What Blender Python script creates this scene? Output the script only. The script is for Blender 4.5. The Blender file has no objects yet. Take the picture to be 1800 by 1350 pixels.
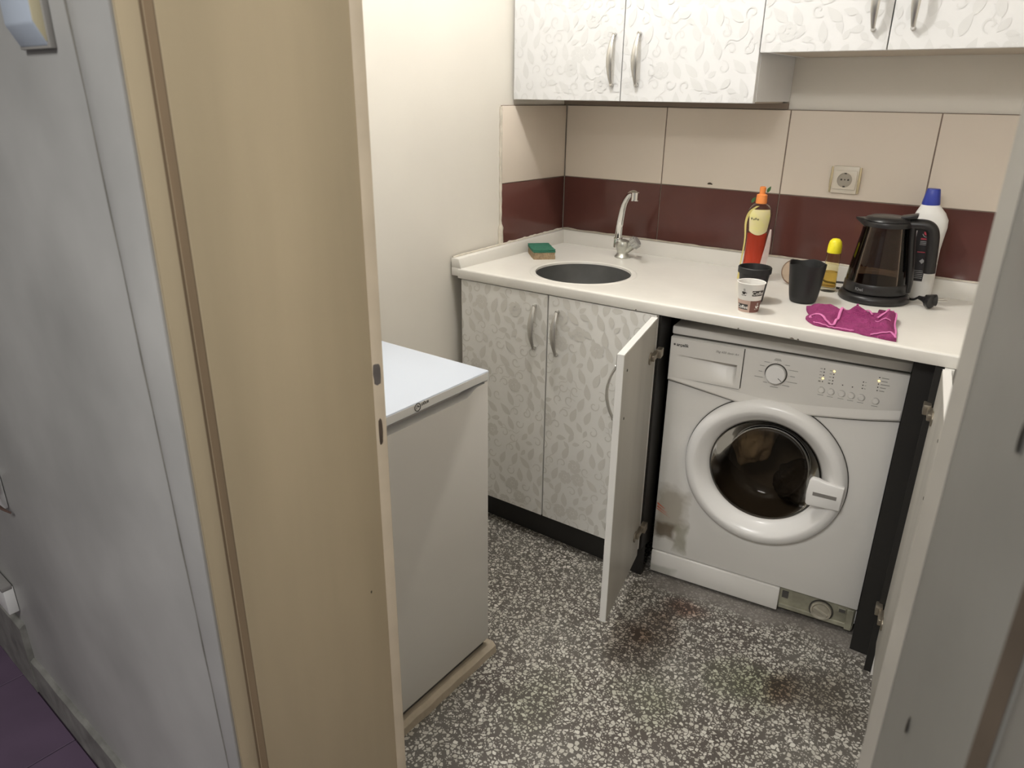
import bpy, bmesh, math, random
from mathutils import Vector, Matrix
from mathutils import noise as mnoise
random.seed(7)
S = bpy.context.scene
COL = S.collection

# ------------------------------------------------------------------ camera
cam_d = bpy.data.cameras.new('camera')
cam = bpy.data.objects.new('camera', cam_d); COL.objects.link(cam)
C0 = Vector((1.5008277, -2.3544142, 1.4109294))
F = Vector((-0.55005, 0.749333, -0.368709)); Rr = Vector((0.803477, 0.595233, 0.011054)); U = Vector((-0.22775, 0.290168, 0.929479))
cam.matrix_world = Matrix(((Rr.x, U.x, -F.x, C0.x), (Rr.y, U.y, -F.y, C0.y), (Rr.z, U.z, -F.z, C0.z), (0, 0, 0, 1)))
cam_d.sensor_fit = 'HORIZONTAL'; cam_d.sensor_width = 36.0
cam_d.lens = 36.0 * 1289.23 / 1800.0
cam_d.clip_start = 0.02
cam_d.dof.use_dof = True; cam_d.dof.focus_distance = 2.1; cam_d.dof.aperture_fstop = 7.0
S.camera = cam

# ------------------------------------------------------------------ world, lights, exposure
w = bpy.data.worlds.new('world'); S.world = w; w.use_nodes = True
w.node_tree.nodes['Background'].inputs[0].default_value = (0.75, 0.8, 0.9, 1)
w.node_tree.nodes['Background'].inputs[1].default_value = 0.02
S.view_settings.view_transform = 'Standard'; S.view_settings.look = 'None'
S.view_settings.gamma = 1.0; S.view_settings.use_curve_mapping = False
S.view_settings.exposure = 0.0

def area(name, loc, rot, size, power, color):
    d = bpy.data.lights.new(name, 'AREA'); d.energy = power; d.color = color; d.size = size; d.shape = 'DISK'
    o = bpy.data.objects.new(name, d); o.location = loc; o.rotation_euler = rot; COL.objects.link(o); return o
KL = (0.47, -0.90, 2.36)            # kitchen ceiling lamp
HL = (1.15, -3.20, 2.44)            # hallway ceiling lamp
kd = bpy.data.lights.new('kitchen_bulb_light', 'POINT'); kd.energy = 29.0; kd.color = (1.0, 0.985, 0.965); kd.shadow_soft_size = 0.035
ko = bpy.data.objects.new('kitchen_bulb_light', kd); ko.location = KL; COL.objects.link(ko)
area('hall_lamp_light', HL, (0, 0, 0), 0.80, 44.0, (1.0, 0.985, 0.965))

# ------------------------------------------------------------------ helpers
def _set(p, n, v):
    if n in p.inputs: p.inputs[n].default_value = v
def mat(name, col, rough=0.5, metal=0.0, var=0.0, vscale=6.0, bump=0.0, bscale=40.0, spec=0.5, trans=0.0, ior=1.45, emit=None, es=0.0, coat=0.0, dark=None, streak=False):
    m = bpy.data.materials.new(name); m.use_nodes = True
    nt = m.node_tree; p = nt.nodes['Principled BSDF']
    c4 = (*col, 1)
    _set(p, 'Base Color', c4); _set(p, 'Roughness', rough); _set(p, 'Metallic', metal)
    _set(p, 'Specular IOR Level', spec); _set(p, 'Transmission Weight', trans); _set(p, 'IOR', ior); _set(p, 'Coat Weight', coat)
    if emit: _set(p, 'Emission Color', (*emit, 1)); _set(p, 'Emission Strength', es)
    tc = None
    if var or bump:
        tc = nt.nodes.new('ShaderNodeTexCoord')
        src = tc.outputs['Object']
        if streak:
            mp = nt.nodes.new('ShaderNodeMapping'); mp.inputs['Scale'].default_value = (1, 1, 0.12)
            nt.links.new(src, mp.inputs[0]); src = mp.outputs[0]
    if var:
        n = nt.nodes.new('ShaderNodeTexNoise'); n.inputs['Scale'].default_value = vscale; n.inputs['Detail'].default_value = 6
        nt.links.new(src, n.inputs['Vector'])
        r = nt.nodes.new('ShaderNodeValToRGB'); r.color_ramp.elements[0].position = 0.3; r.color_ramp.elements[1].position = 0.7
        d = dark or tuple(x * (1 - var) for x in col)
        r.color_ramp.elements[0].color = (*d, 1); r.color_ramp.elements[1].color = c4
        nt.links.new(n.outputs[0], r.inputs[0]); nt.links.new(r.outputs[0], p.inputs['Base Color'])
    if bump:
        n2 = nt.nodes.new('ShaderNodeTexNoise'); n2.inputs['Scale'].default_value = bscale; n2.inputs['Detail'].default_value = 4
        nt.links.new(tc.outputs['Object'], n2.inputs['Vector'])
        b = nt.nodes.new('ShaderNodeBump'); b.inputs['Strength'].default_value = bump; b.inputs['Distance'].default_value = 0.004
        nt.links.new(n2.outputs[0], b.inputs['Height']); nt.links.new(b.outputs[0], p.inputs['Normal'])
    return m

class NT:
    """tiny node graph writer"""
    def __init__(s, m): s.t = m.node_tree; s.p = s.t.nodes['Principled BSDF']
    def n(s, kind, **kw):
        o = s.t.nodes.new(kind)
        for k, v in kw.items():
            if k.startswith('i_'):
                key = k[2:]; key = int(key) if key.isdigit() else key
                if hasattr(v, 'is_output'): s.t.links.new(v, o.inputs[key])
                else: o.inputs[key].default_value = v
            else: setattr(o, k, v)
        return o
    def math(s, op, a, b=0.0, clamp=False):
        o = s.t.nodes.new('ShaderNodeMath'); o.operation = op; o.use_clamp = clamp
        for i, v in enumerate((a, b)):
            if hasattr(v, 'is_output'): s.t.links.new(v, o.inputs[i])
            else: o.inputs[i].default_value = v
        return o.outputs[0]
    def mix(s, f, a, b):
        o = s.t.nodes.new('ShaderNodeMix'); o.data_type = 'RGBA'
        for k, v in ((0, f), (6, a), (7, b)):
            if hasattr(v, 'is_output'): s.t.links.new(v, o.inputs[k])
            elif k == 0: o.inputs[0].default_value = v
            else: o.inputs[k].default_value = (*v, 1) if len(v) == 3 else v
        return o.outputs[2]
    def ramp(s, fac, p0, p1, c0=(0, 0, 0), c1=(1, 1, 1)):
        r = s.t.nodes.new('ShaderNodeValToRGB'); e = r.color_ramp.elements
        e[0].position = p0; e[1].position = p1; e[0].color = (*c0, 1); e[1].color = (*c1, 1)
        s.t.links.new(fac, r.inputs[0]); return r.outputs[0]
    def link(s, a, name): s.t.links.new(a, s.p.inputs[name])

def box(bm, x0, x1, y0, y1, z0, z1, bev=0.0, seg=2):
    t = bmesh.new(); bmesh.ops.create_cube(t, size=1.0)
    for v in t.verts: v.co = Vector(((x0 + x1) / 2 + v.co.x * (x1 - x0), (y0 + y1) / 2 + v.co.y * (y1 - y0), (z0 + z1) / 2 + v.co.z * (z1 - z0)))
    if bev: bmesh.ops.bevel(t, geom=list(t.edges), offset=bev, segments=seg, profile=0.5, affect='EDGES')
    merge(bm, t)
def merge(bm, t, M=None):
    if M is not None: bmesh.ops.transform(t, matrix=M, verts=t.verts)
    me = bpy.data.meshes.new('tmp'); t.to_mesh(me); t.free(); bm.from_mesh(me); bpy.data.meshes.remove(me)
def prism(bm, pts, z0, z1, bev=0.0, axis='z'):
    """extrude a polygon: axis z -> pts are (x,y); axis y -> pts are (x,z), z0..z1 are y"""
    t = bmesh.new()
    if axis == 'z': vs = [t.verts.new((a, b, z0)) for a, b in pts]; d = Vector((0, 0, z1 - z0))
    elif axis == 'y': vs = [t.verts.new((a, z0, b)) for a, b in pts]; d = Vector((0, z1 - z0, 0))
    else: vs = [t.verts.new((z0, a, b)) for a, b in pts]; d = Vector((z1 - z0, 0, 0))
    f = t.faces.new(vs); r = bmesh.ops.extrude_face_region(t, geom=[f])
    bmesh.ops.translate(t, vec=d, verts=[v for v in r['geom'] if isinstance(v, bmesh.types.BMVert)])
    bmesh.ops.recalc_face_normals(t, faces=t.faces)
    if bev: bmesh.ops.bevel(t, geom=list(t.edges), offset=bev, segments=2, profile=0.5, affect='EDGES')
    merge(bm, t)
def lathe(bm, prof, n=48, M=None, sx=1.0, sy=1.0, closed=False):
    """prof: list of (r, z) revolved about z"""
    t = bmesh.new(); rings = []
    for r, z in prof:
        if r < 1e-6: rings.append([t.verts.new((0, 0, z))])
        else: rings.append([t.verts.new((r * sx * math.cos(2 * math.pi * i / n), r * sy * math.sin(2 * math.pi * i / n), z)) for i in range(n)])
    pairs = list(zip(rings, rings[1:])) + ([(rings[-1], rings[0])] if closed else [])
    for a, b in pairs:
        for i in range(n):
            j = (i + 1) % n
            if len(a) == 1 and len(b) == 1: continue
            if len(a) == 1: t.faces.new((a[0], b[j], b[i]))
            elif len(b) == 1: t.faces.new((a[i], a[j], b[0]))
            else: t.faces.new((a[i], a[j], b[j], b[i]))
    bmesh.ops.recalc_face_normals(t, faces=t.faces)
    merge(bm, t, M)
def tube(bm, pts, rad, n=10, flat=1.0, cap=True, up=None):
    pts = [Vector(p) for p in pts]; t = bmesh.new(); rings = []
    N = len(pts)
    for i, p in enumerate(pts):
        d = (pts[min(i + 1, N - 1)] - pts[max(i - 1, 0)]).normalized()
        a = up if up is not None else (Vector((0, 0, 1)) if abs(d.z) < 0.9 else Vector((0, 1, 0)))
        a = Vector(a)
        s = d.cross(a).normalized(); q = s.cross(d).normalized()
        r = rad[i] if isinstance(rad, (list, tuple)) else rad
        rings.append([t.verts.new(p + s * (r * math.cos(2 * math.pi * k / n)) + q * (r * flat * math.sin(2 * math.pi * k / n))) for k in range(n)])
    for a, b in zip(rings, rings[1:]):
        for k in range(n): t.faces.new((a[k], a[(k + 1) % n], b[(k + 1) % n], b[k]))
    if cap: t.faces.new(rings[0][::-1]); t.faces.new(rings[-1])
    bmesh.ops.recalc_face_normals(t, faces=t.faces)
    merge(bm, t)
def cyl(bm, p0, p1, r0, r1=None, n=24, bev=0.0):
    r1 = r0 if r1 is None else r1
    p0 = Vector(p0); p1 = Vector(p1); L = (p1 - p0).length
    M = Matrix.Translation(p0) @ (p1 - p0).to_track_quat('Z', 'Y').to_matrix().to_4x4()
    b = min(bev, L / 3)
    if b: prof = [(0, 0), (r0 - b, 0), (r0, b), (r1, L - b), (r1 - b, L), (0, L)]
    else: prof = [(0, 0), (r0, 0), (r1, L), (0, L)]
    lathe(bm, prof, n, M)
def smooth_path(ctrl, k=8):
    P = [Vector(c) for c in ctrl]; P = [P[0]] + P + [P[-1]]; out = []
    for i in range(1, len(P) - 2):
        for j in range(k):
            t = j / k; a, b, c, d = P[i - 1], P[i], P[i + 1], P[i + 2]
            out.append(0.5 * ((2 * b) + (c - a) * t + (2 * a - 5 * b + 4 * c - d) * t * t + (3 * b - a - 3 * c + d) * t ** 3))
    out.append(P[-2]); return out

def obj(name, bm, m, parent=None, smooth=True, loc=None, rotz=None, angle=35):
    me = bpy.data.meshes.new(name); 
    if isinstance(bm, bmesh.types.BMesh): bm.to_mesh(me); bm.free()
    else: me = bm
    if m is not None:
        me.materials.clear(); me.materials.append(m)
    o = bpy.data.objects.new(name, me); COL.objects.link(o)
    if smooth and len(me.polygons):
        me.polygons.foreach_set('use_smooth', [True] * len(me.polygons))
        try: me.set_sharp_from_angle(angle=math.radians(angle))
        except Exception: pass
    if parent is not None: o.parent = parent
    if loc is not None: o.location = loc
    if rotz is not None: o.rotation_euler = (0, 0, rotz)
    return o
def thing(name, label, cat, loc=(0, 0, 0), rotz=0.0, group=None):
    o = bpy.data.objects.new(name, None); COL.objects.link(o); o.empty_display_size = 0.05
    o.location = loc; o.rotation_euler = (0, 0, rotz); o['label'] = label; o['category'] = cat
    if group: o['group'] = group
    return o
def tag(o, label, cat, group=None):
    o['label'] = label; o['category'] = cat
    if group: o['group'] = group
    return o
def struct(o, label=None, cat=None):
    o['kind'] = 'structure'
    if label: o['label'] = label
    if cat: o['category'] = cat
    return o
def boolean(o, cutter_bm):
    me = bpy.data.meshes.new('cut'); cutter_bm.to_mesh(me); cutter_bm.free()
    c = bpy.data.objects.new('cut', me); COL.objects.link(c)
    par, loc, rot = o.parent, o.location.copy(), o.rotation_euler.copy()
    o.parent = None; o.location = (0, 0, 0); o.rotation_euler = (0, 0, 0)
    md = o.modifiers.new('b', 'BOOLEAN'); md.operation = 'DIFFERENCE'; md.solver = 'EXACT'; md.object = c
    bpy.context.view_layer.update()
    dg = bpy.context.evaluated_depsgraph_get()
    new = bpy.data.meshes.new_from_object(o.evaluated_get(dg)); o.modifiers.remove(md)
    new.name = o.name; o.data = new
    new.polygons.foreach_set('use_smooth', [True] * len(new.polygons))
    try: new.set_sharp_from_angle(angle=math.radians(35))
    except Exception: pass
    bpy.data.objects.remove(c)
    o.parent = par; o.location = loc; o.rotation_euler = rot
def text_mesh(s, size, extrude=0.0002, shear=0.0, align='LEFT', bold=0.0):
    cu = bpy.data.curves.new('t', 'FONT'); cu.body = s; cu.size = size; cu.extrude = extrude; cu.shear = shear; cu.align_x = align; cu.offset = bold
    cu.resolution_u = 3
    o = bpy.data.objects.new('t', cu); COL.objects.link(o); bpy.context.view_layer.update()
    me = bpy.data.meshes.new_from_object(o.evaluated_get(bpy.context.evaluated_depsgraph_get()))
    bpy.data.objects.remove(o); return me
def text_bm(s, size, M, **kw):
    me = text_mesh(s, size, **kw); b = bmesh.new(); b.from_mesh(me); bmesh.ops.transform(b, matrix=M, verts=b.verts); return b
FRONT = Matrix.Rotation(math.pi / 2, 4, 'X')          # text plane -> xz plane facing -y

# ------------------------------------------------------------------ materials
M_wall = mat('kitchen_wall_paint', (0.83, 0.79, 0.715), 0.6, var=0.06, vscale=3.0, bump=0.25, bscale=9)
M_ceil = mat('ceiling_paint', (0.8, 0.78, 0.73), 0.8)
M_hall = mat('hall_wall_gloss_paint', (0.455, 0.45, 0.43), 0.42, var=0.34, vscale=3.0, bump=0.3, bscale=7)
M_jamb = mat('jamb_cream_paint', (0.58, 0.48, 0.32), 0.42, var=0.26, vscale=6.0, bump=0.22, bscale=10, streak=True)
M_jambedge = mat('jamb_edge_paint', (0.64, 0.54, 0.40), 0.5, var=0.15, vscale=12.0, bump=0.3, bscale=20)
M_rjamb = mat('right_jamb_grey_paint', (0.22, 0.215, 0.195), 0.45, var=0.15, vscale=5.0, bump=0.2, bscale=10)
M_rjambedge = mat('right_jamb_edge_paint', (0.42, 0.395, 0.345), 0.5, var=0.15, vscale=9.0, bump=0.3, bscale=18)
M_brown = mat('rebate_brown', (0.095, 0.072, 0.05), 0.7, var=0.3, vscale=15)
M_rebateshade = mat('rebate_shade_brown', (0.23, 0.165, 0.10), 0.6, var=0.4, vscale=12, streak=True)  # brown that paints the shade of the left rebate step
M_tile = mat('cream_tile_glaze', (0.80, 0.71, 0.61), 0.16, var=0.05, vscale=3)
M_red = mat('maroon_tile_glaze', (0.14, 0.055, 0.046), 0.14, var=0.18, vscale=5)
M_grout = mat('dirty_grout', (0.30, 0.23, 0.19), 0.9, var=0.3, vscale=30)
M_caulk = mat('cream_caulk', (0.72, 0.66, 0.56), 0.6, var=0.25, vscale=40)
M_counter = mat('counter_ivory', (0.80, 0.775, 0.72), 0.22, var=0.06, vscale=7, bump=0.05, bscale=30)
M_lam = mat('laminate_white', (0.85, 0.835, 0.795), 0.32, var=0.06, vscale=8)
M_lamu = mat('laminate_upper_white', (0.755, 0.755, 0.755), 0.32, var=0.04, vscale=8)
M_print = mat('floral_print_grey', (0.69, 0.67, 0.62), 0.30)
M_printu = mat('floral_print_pale', (0.685, 0.685, 0.68), 0.30)
M_inner = mat('laminate_inner_wear', (0.52, 0.495, 0.445), 0.4, var=0.22, vscale=9, streak=True)
M_edge = mat('edge_banding', (0.80, 0.785, 0.76), 0.35)
M_under = mat('carcass_cream', (0.55, 0.49, 0.41), 0.6)
M_black = mat('black_panel', (0.02, 0.0185, 0.0165), 0.5, var=0.2, vscale=5)
M_nickel = mat('antique_nickel', (0.60, 0.59, 0.565), 0.30, metal=1.0)
M_chrome = mat('chrome', (0.78, 0.78, 0.76), 0.10, metal=1.0)
M_limechrome = mat('limescaled_chrome', (0.62, 0.62, 0.56), 0.30, metal=0.75, var=0.25, vscale=40)
M_steel = mat('sink_steel', (0.22, 0.22, 0.215), 0.42, metal=0.6, var=0.2, vscale=20)
M_wm = mat('washer_white', (0.82, 0.80, 0.76), 0.30)
M_wmp = mat('washer_panel_white', (0.78, 0.755, 0.71), 0.34)
M_wmd = mat('washer_door_white', (0.88, 0.865, 0.84), 0.22)
M_line = mat('dark_seam', (0.07, 0.065, 0.055), 0.7)
M_glass_wm = mat('smoky_door_glass', (0.66, 0.63, 0.58), 0.03, trans=1.0, ior=1.25, spec=0.8)
M_drum = mat('drum_steel', (0.24, 0.21, 0.18), 0.5)
M_gasket = mat('grey_rubber', (0.09, 0.085, 0.08), 0.6)
M_filter = mat('grimy_plastic', (0.40, 0.385, 0.29), 0.5, var=0.45, vscale=22)
M_mark = mat('print_grey', (0.30, 0.285, 0.26), 0.6)
M_markd = mat('print_dark', (0.05, 0.045, 0.04), 0.6)
M_led = mat('lit_amber_led', (1, 0.8, 0.2), 0.4, emit=(1.0, 0.68, 0.12), es=6.0)
M_sticker = mat('orange_sticker', (0.62, 0.14, 0.07), 0.5)
M_freezer = mat('freezer_enamel', (0.74, 0.72, 0.69), 0.28)
M_lid = mat('freezer_lid_enamel', (0.66, 0.72, 0.82), 0.30)
M_lidedge = mat('freezer_lid_edge', (0.80, 0.80, 0.79), 0.35)
M_recess = mat('freezer_recess_grey', (0.50, 0.475, 0.46), 0.5)
M_wood = mat('painted_board', (0.56, 0.48, 0.37), 0.6, var=0.35, vscale=14, bump=0.5, bscale=25)
M_plastic_w = mat('white_plastic', (0.74, 0.74, 0.72), 0.3)
M_socket = mat('ivory_plastic', (0.72, 0.66, 0.56), 0.3)
M_gold = mat('gold_trim', (0.74, 0.64, 0.42), 0.25, metal=0.5)
M_sockgrey = mat('socket_grey', (0.40, 0.36, 0.30), 0.5)
M_blackp = mat('black_plastic', (0.018, 0.017, 0.017), 0.32)
M_blackmug = mat('matte_black_plastic', (0.016, 0.016, 0.016), 0.5)
M_smoke = mat('smoked_glass', (0.50, 0.43, 0.37), 0.05, trans=1.0, ior=1.2)
M_clear = mat('clear_plastic', (0.93, 0.93, 0.88), 0.06, trans=1.0, ior=1.15)
M_clearglass = mat('clear_glass', (0.97, 0.93, 0.74), 0.03, trans=1.0, ior=1.2)
M_redliq = mat('red_soap', (0.86, 0.12, 0.07), 0.15, trans=0.45, ior=1.2)
M_oil = mat('amber_oil', (0.92, 0.70, 0.25), 0.05, trans=0.85, ior=1.2)
M_orange = mat('orange_cap', (0.90, 0.30, 0.08), 0.35)
M_yel = mat('yellow_cap', (0.90, 0.80, 0.03), 0.35)
M_yellabel = mat('yellow_label', (0.74, 0.68, 0.28), 0.4, var=0.25, vscale=30, dark=(0.70, 0.60, 0.42))
M_pink = mat('peeled_label_pink', (0.62, 0.50, 0.46), 0.5, var=0.2, vscale=40)
M_green = mat('leaf_green', (0.05, 0.16, 0.05), 0.5)
M_bottle = mat('white_bottle', (0.80, 0.79, 0.76), 0.35)
M_blue = mat('blue_cap', (0.035, 0.055, 0.35), 0.35)
M_labelblk = mat('black_label', (0.025, 0.023, 0.027), 0.4)
M_paper = mat('paper_white', (0.80, 0.78, 0.74), 0.6)
M_cuptan = mat('cup_tan', (0.50, 0.36, 0.30), 0.6)
M_cupbrown = mat('cup_brown', (0.17, 0.075, 0.06), 0.6)
M_spongeg = mat('scourer_green', (0.045, 0.20, 0.13), 0.9, var=0.25, vscale=60, bump=0.8, bscale=250)
M_spongey = mat('sponge_tan', (0.42, 0.31, 0.19), 0.95, var=0.35, vscale=60, bump=0.8, bscale=200)
M_cloth = mat('purple_terry', (0.33, 0.045, 0.17), 0.95, var=0.25, vscale=60, bump=1.0, bscale=320)
M_hem = mat('pink_hem', (0.68, 0.20, 0.44), 0.85, bump=0.4, bscale=400)
M_purple = mat('purple_floor_tile', (0.125, 0.085, 0.135), 0.45, var=0.2, vscale=6)
M_marble = mat('grey_skirting', (0.30, 0.295, 0.27), 0.5, var=0.5, vscale=18)
M_pot = mat('laundry_cloth', (0.62, 0.51, 0.38), 0.95, var=0.3, vscale=12)
M_pot2 = mat('laundry_dark_cloth', (0.07, 0.06, 0.055), 0.95)
M_discglass = mat('tinted_lid_glass', (0.75, 0.62, 0.50), 0.06, trans=0.8, ior=1.2)

def tinted(name, tint, rough=0.04, ior=1.45):
    """thin tinted glass: straight-through tint plus a Fresnel reflection"""
    m = bpy.data.materials.new(name); m.use_nodes = True; t = m.node_tree
    t.nodes.remove(t.nodes['Principled BSDF']); out = t.nodes['Material Output']
    a = t.nodes.new('ShaderNodeBsdfTransparent'); a.inputs[0].default_value = (*tint, 1)
    g = t.nodes.new('ShaderNodeBsdfGlossy'); g.inputs['Roughness'].default_value = rough
    f = t.nodes.new('ShaderNodeFresnel'); f.inputs['IOR'].default_value = ior
    mx = t.nodes.new('ShaderNodeMixShader'); t.links.new(f.outputs[0], mx.inputs[0]); t.links.new(a.outputs[0], mx.inputs[1]); t.links.new(g.outputs[0], mx.inputs[2])
    t.links.new(mx.outputs[0], out.inputs[0]); return m
M_glass_wm = tinted('smoky_door_glass', (0.72, 0.68, 0.62), 0.04, 1.22)
M_smoke = tinted('smoked_jug_glass', (0.60, 0.53, 0.47), 0.06, 1.45)

def floor_material():
    m = bpy.data.materials.new('terrazzo'); m.use_nodes = True; g = NT(m)
    tc = g.n('ShaderNodeTexCoord'); co = tc.outputs['Object']
    dn = g.n('ShaderNodeTexNoise', i_Vector=co, i_Scale=55.0, i_Detail=2.0)
    warp = g.n('ShaderNodeVectorMath', operation='SCALE'); g.t.links.new(dn.outputs['Color'], warp.inputs[0]); warp.inputs[3].default_value = 0.0035
    add = g.n('ShaderNodeVectorMath', operation='ADD'); g.t.links.new(co, add.inputs[0]); g.t.links.new(warp.outputs[0], add.inputs[1])
    v = add.outputs[0]
    def chips(scale, e0, e1, thr):
        vo = g.n('ShaderNodeTexVoronoi', feature='DISTANCE_TO_EDGE', i_Vector=v, i_Scale=scale)
        vc = g.n('ShaderNodeTexVoronoi', feature='F1', i_Vector=v, i_Scale=scale)
        sep = g.n('ShaderNodeSeparateColor'); g.t.links.new(vc.outputs['Color'], sep.inputs[0])
        edge = g.math('ADD', g.math('MULTIPLY', sep.outputs[1], 0.20), e0)
        on = g.math('GREATER_THAN', vo.outputs[0], edge)
        has = g.math('GREATER_THAN', sep.outputs[0], thr)
        return g.math('MULTIPLY', on, has), sep
    c1, s1 = chips(92.0, 0.07, 0.1, 0.30)
    c2, s2 = chips(165.0, 0.10, 0.1, 0.40)
    chip = g.math('MAXIMUM', c1, g.math('MULTIPLY', c2, 0.72))
    stone = g.mix(s1.outputs[2], (0.44, 0.42, 0.365), (0.64, 0.62, 0.56))
    nb = g.n('ShaderNodeTexNoise', i_Vector=co, i_Scale=4.0, i_Detail=5.0)
    matrix = g.mix(g.ramp(nb.outputs[0], 0.35, 0.65), (0.085, 0.072, 0.062), (0.125, 0.115, 0.10))
    base = g.mix(chip, matrix, stone)
    # greyed cement smear along the front of the washer, brown and green spots
    sp = g.n('ShaderNodeSeparateXYZ'); g.t.links.new(co, sp.inputs[0])
    nz = g.n('ShaderNodeTexNoise', i_Vector=co, i_Scale=9.0, i_Detail=5.0)
    yy = g.math('ADD', sp.outputs[1], g.math('MULTIPLY', nz.outputs[0], 0.14))
    yy = g.math('SUBTRACT', yy, g.math('MULTIPLY', g.math('SUBTRACT', sp.outputs[0], 0.70), 0.16))
    band = g.math('MULTIPLY', g.ramp(yy, 0.0, 1.0), 1.0)
    bandm = g.n('ShaderNodeMapRange', i_0=yy); bandm.inputs[1].default_value = -0.56; bandm.inputs[2].default_value = -0.50
    bx = g.n('ShaderNodeMapRange', i_0=sp.outputs[0]); bx.inputs[1].default_value = 0.66; bx.inputs[2].default_value = 0.74
    bf = g.math('MULTIPLY', g.math('MULTIPLY', bandm.outputs[0], bx.outputs[0]), 0.82)
    smear = g.mix(nz.outputs[0], (0.13, 0.115, 0.10), (0.24, 0.22, 0.20))
    base = g.mix(bf, base, smear)
    def spot(x, y, rx, ry, col, amt):
        nonlocal base
        dx = g.math('DIVIDE', g.math('SUBTRACT', sp.outputs[0], x), rx); dy = g.math('DIVIDE', g.math('SUBTRACT', sp.outputs[1], y), ry)
        d = g.math('SQRT', g.math('ADD', g.math('MULTIPLY', dx, dx), g.math('MULTIPLY', dy, dy)))
        d = g.math('ADD', d, g.math('MULTIPLY', g.math('SUBTRACT', nz.outputs[0], 0.5), 1.6))
        mr = g.n('ShaderNodeMapRange', i_0=d); mr.inputs[1].default_value = 1.1; mr.inputs[2].default_value = 0.3
        f = g.math('MULTIPLY', mr.outputs[0], amt)
        mx = g.t.nodes.new('ShaderNodeMix'); mx.data_type = 'RGBA'; mx.blend_type = 'MULTIPLY'
        g.t.links.new(f, mx.inputs[0]); g.t.links.new(base, mx.inputs[6]); mx.inputs[7].default_value = (*col, 1); base = mx.outputs[2]
    spot(0.83, -0.80, 0.09, 0.16, (0.36, 0.25, 0.19), 0.9)
    spot(0.87, -0.62, 0.07, 0.05, (0.45, 0.24, 0.17), 0.8)
    spot(1.13, -0.80, 0.12, 0.10, (0.62, 0.68, 0.50), 0.8)
    spot(1.28, -0.72, 0.12, 0.12, (0.40, 0.36, 0.30), 0.8)
    spot(1.20, -0.78, 0.05, 0.07, (0.55, 0.40, 0.33), 0.9)
    spot(0.95, -1.0, 0.10, 0.10, (0.66, 0.72, 0.56), 0.6)
    spot(0.72, -1.18, 0.10, 0.14, (0.70, 0.74, 0.62), 0.6)
    g.link(base, 'Base Color')
    g.p.inputs['Roughness'].default_value = 0.45
    b = g.n('ShaderNodeBump', i_Strength=0.25, i_Distance=0.001, i_Height=chip); g.link(b.outputs[0], 'Normal')
    return m
M_floor = floor_material()

def washer_body_material():
    """white enamel with the rust and grime patch of the lower left corner (object coordinates)"""
    m = bpy.data.materials.new('washer_white_worn'); m.use_nodes = True; g = NT(m)
    tc = g.n('ShaderNodeTexCoord'); co = tc.outputs['Object']
    sp = g.n('ShaderNodeSeparateXYZ'); g.t.links.new(co, sp.inputs[0])
    nz = g.n('ShaderNodeTexNoise', i_Vector=co, i_Scale=16.0, i_Detail=6.0)
    base = g.mix(0.0, (0.82, 0.80, 0.76), (0.82, 0.80, 0.76))
    def spot(x, z, rx, rz, col, amt, a=1.05, b=0.6, wob=1.3):
        nonlocal base
        dx = g.math('ABSOLUTE', g.math('DIVIDE', g.math('SUBTRACT', sp.outputs[0], x), rx)); dz = g.math('ABSOLUTE', g.math('DIVIDE', g.math('SUBTRACT', sp.outputs[2], z), rz))
        d = g.math('ADD', g.math('MAXIMUM', dx, dz), g.math('MULTIPLY', g.math('SUBTRACT', nz.outputs[0], 0.5), wob))
        mr = g.n('ShaderNodeMapRange', i_0=d); mr.inputs[1].default_value = a; mr.inputs[2].default_value = b
        base = g.mix(g.math('MULTIPLY', mr.outputs[0], amt), base, col)
    spot(0.045, 0.225, 0.055, 0.10, (0.40, 0.36, 0.28), 0.75)
    spot(0.035, 0.165, 0.038, 0.032, (0.16, 0.12, 0.075), 0.85)
    spot(0.085, 0.155, 0.022, 0.05, (0.33, 0.32, 0.23), 0.6)
    spot(0.03, 0.02, 0.06, 0.02, (0.35, 0.36, 0.30), 0.5)
    g.link(base, 'Base Color'); g.p.inputs['Roughness'].default_value = 0.32
    return m
M_wmb = washer_body_material()

# ------------------------------------------------------------------ structure: kitchen
bm = bmesh.new(); prism(bm, [(-0.35, 0.2), (1.9, 0.2), (1.9, -1.93), (-0.35, -1.86)], -0.06, 0.0)
struct(obj('floor', bm, M_floor, smooth=False), 'grey terrazzo kitchen floor with white stone chips')
WT = 0.008
bm = bmesh.new(); box(bm, -0.25, 1.75, WT, 0.12, 0, 2.5)
wb = struct(obj('wall_back', bm, M_wall, smooth=False), 'cream painted back wall above a tiled splashback')
bm = bmesh.new(); box(bm, 0.0, 1.475, 0.0025, WT + 0.001, 0.86, 1.3745)
obj('grout', bm, M_grout, wb, smooth=False)
xs = [(0.0025, 0.386), (0.3895, 0.7845), (0.788, 1.183), (1.1865, 1.475)]
for z0, z1, mm in ((0.885, 1.1285, M_red), (1.1315, 1.3725, M_tile)):
    for x0, x1 in xs:
        bm = bmesh.new(); box(bm, x0, x1, 0.0, 0.006, z0, z1, 0.0008, 1)
        o = obj('tile', bm, mm, wb)
        o['label'] = 'maroon glazed wall tile' if mm is M_red else 'cream glazed wall tile'
bm = bmesh.new(); tube(bm, smooth_path([(0.552, -0.0005, 1.144), (0.560, -0.0008, 1.1455), (0.568, -0.0005, 1.143)], 4), [0.0015, 0.002, 0.003, 0.003, 0.003, 0.003, 0.002, 0.002, 0.001], 8, flat=1.0)
obj('chip', bm, M_brown, wb)
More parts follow.
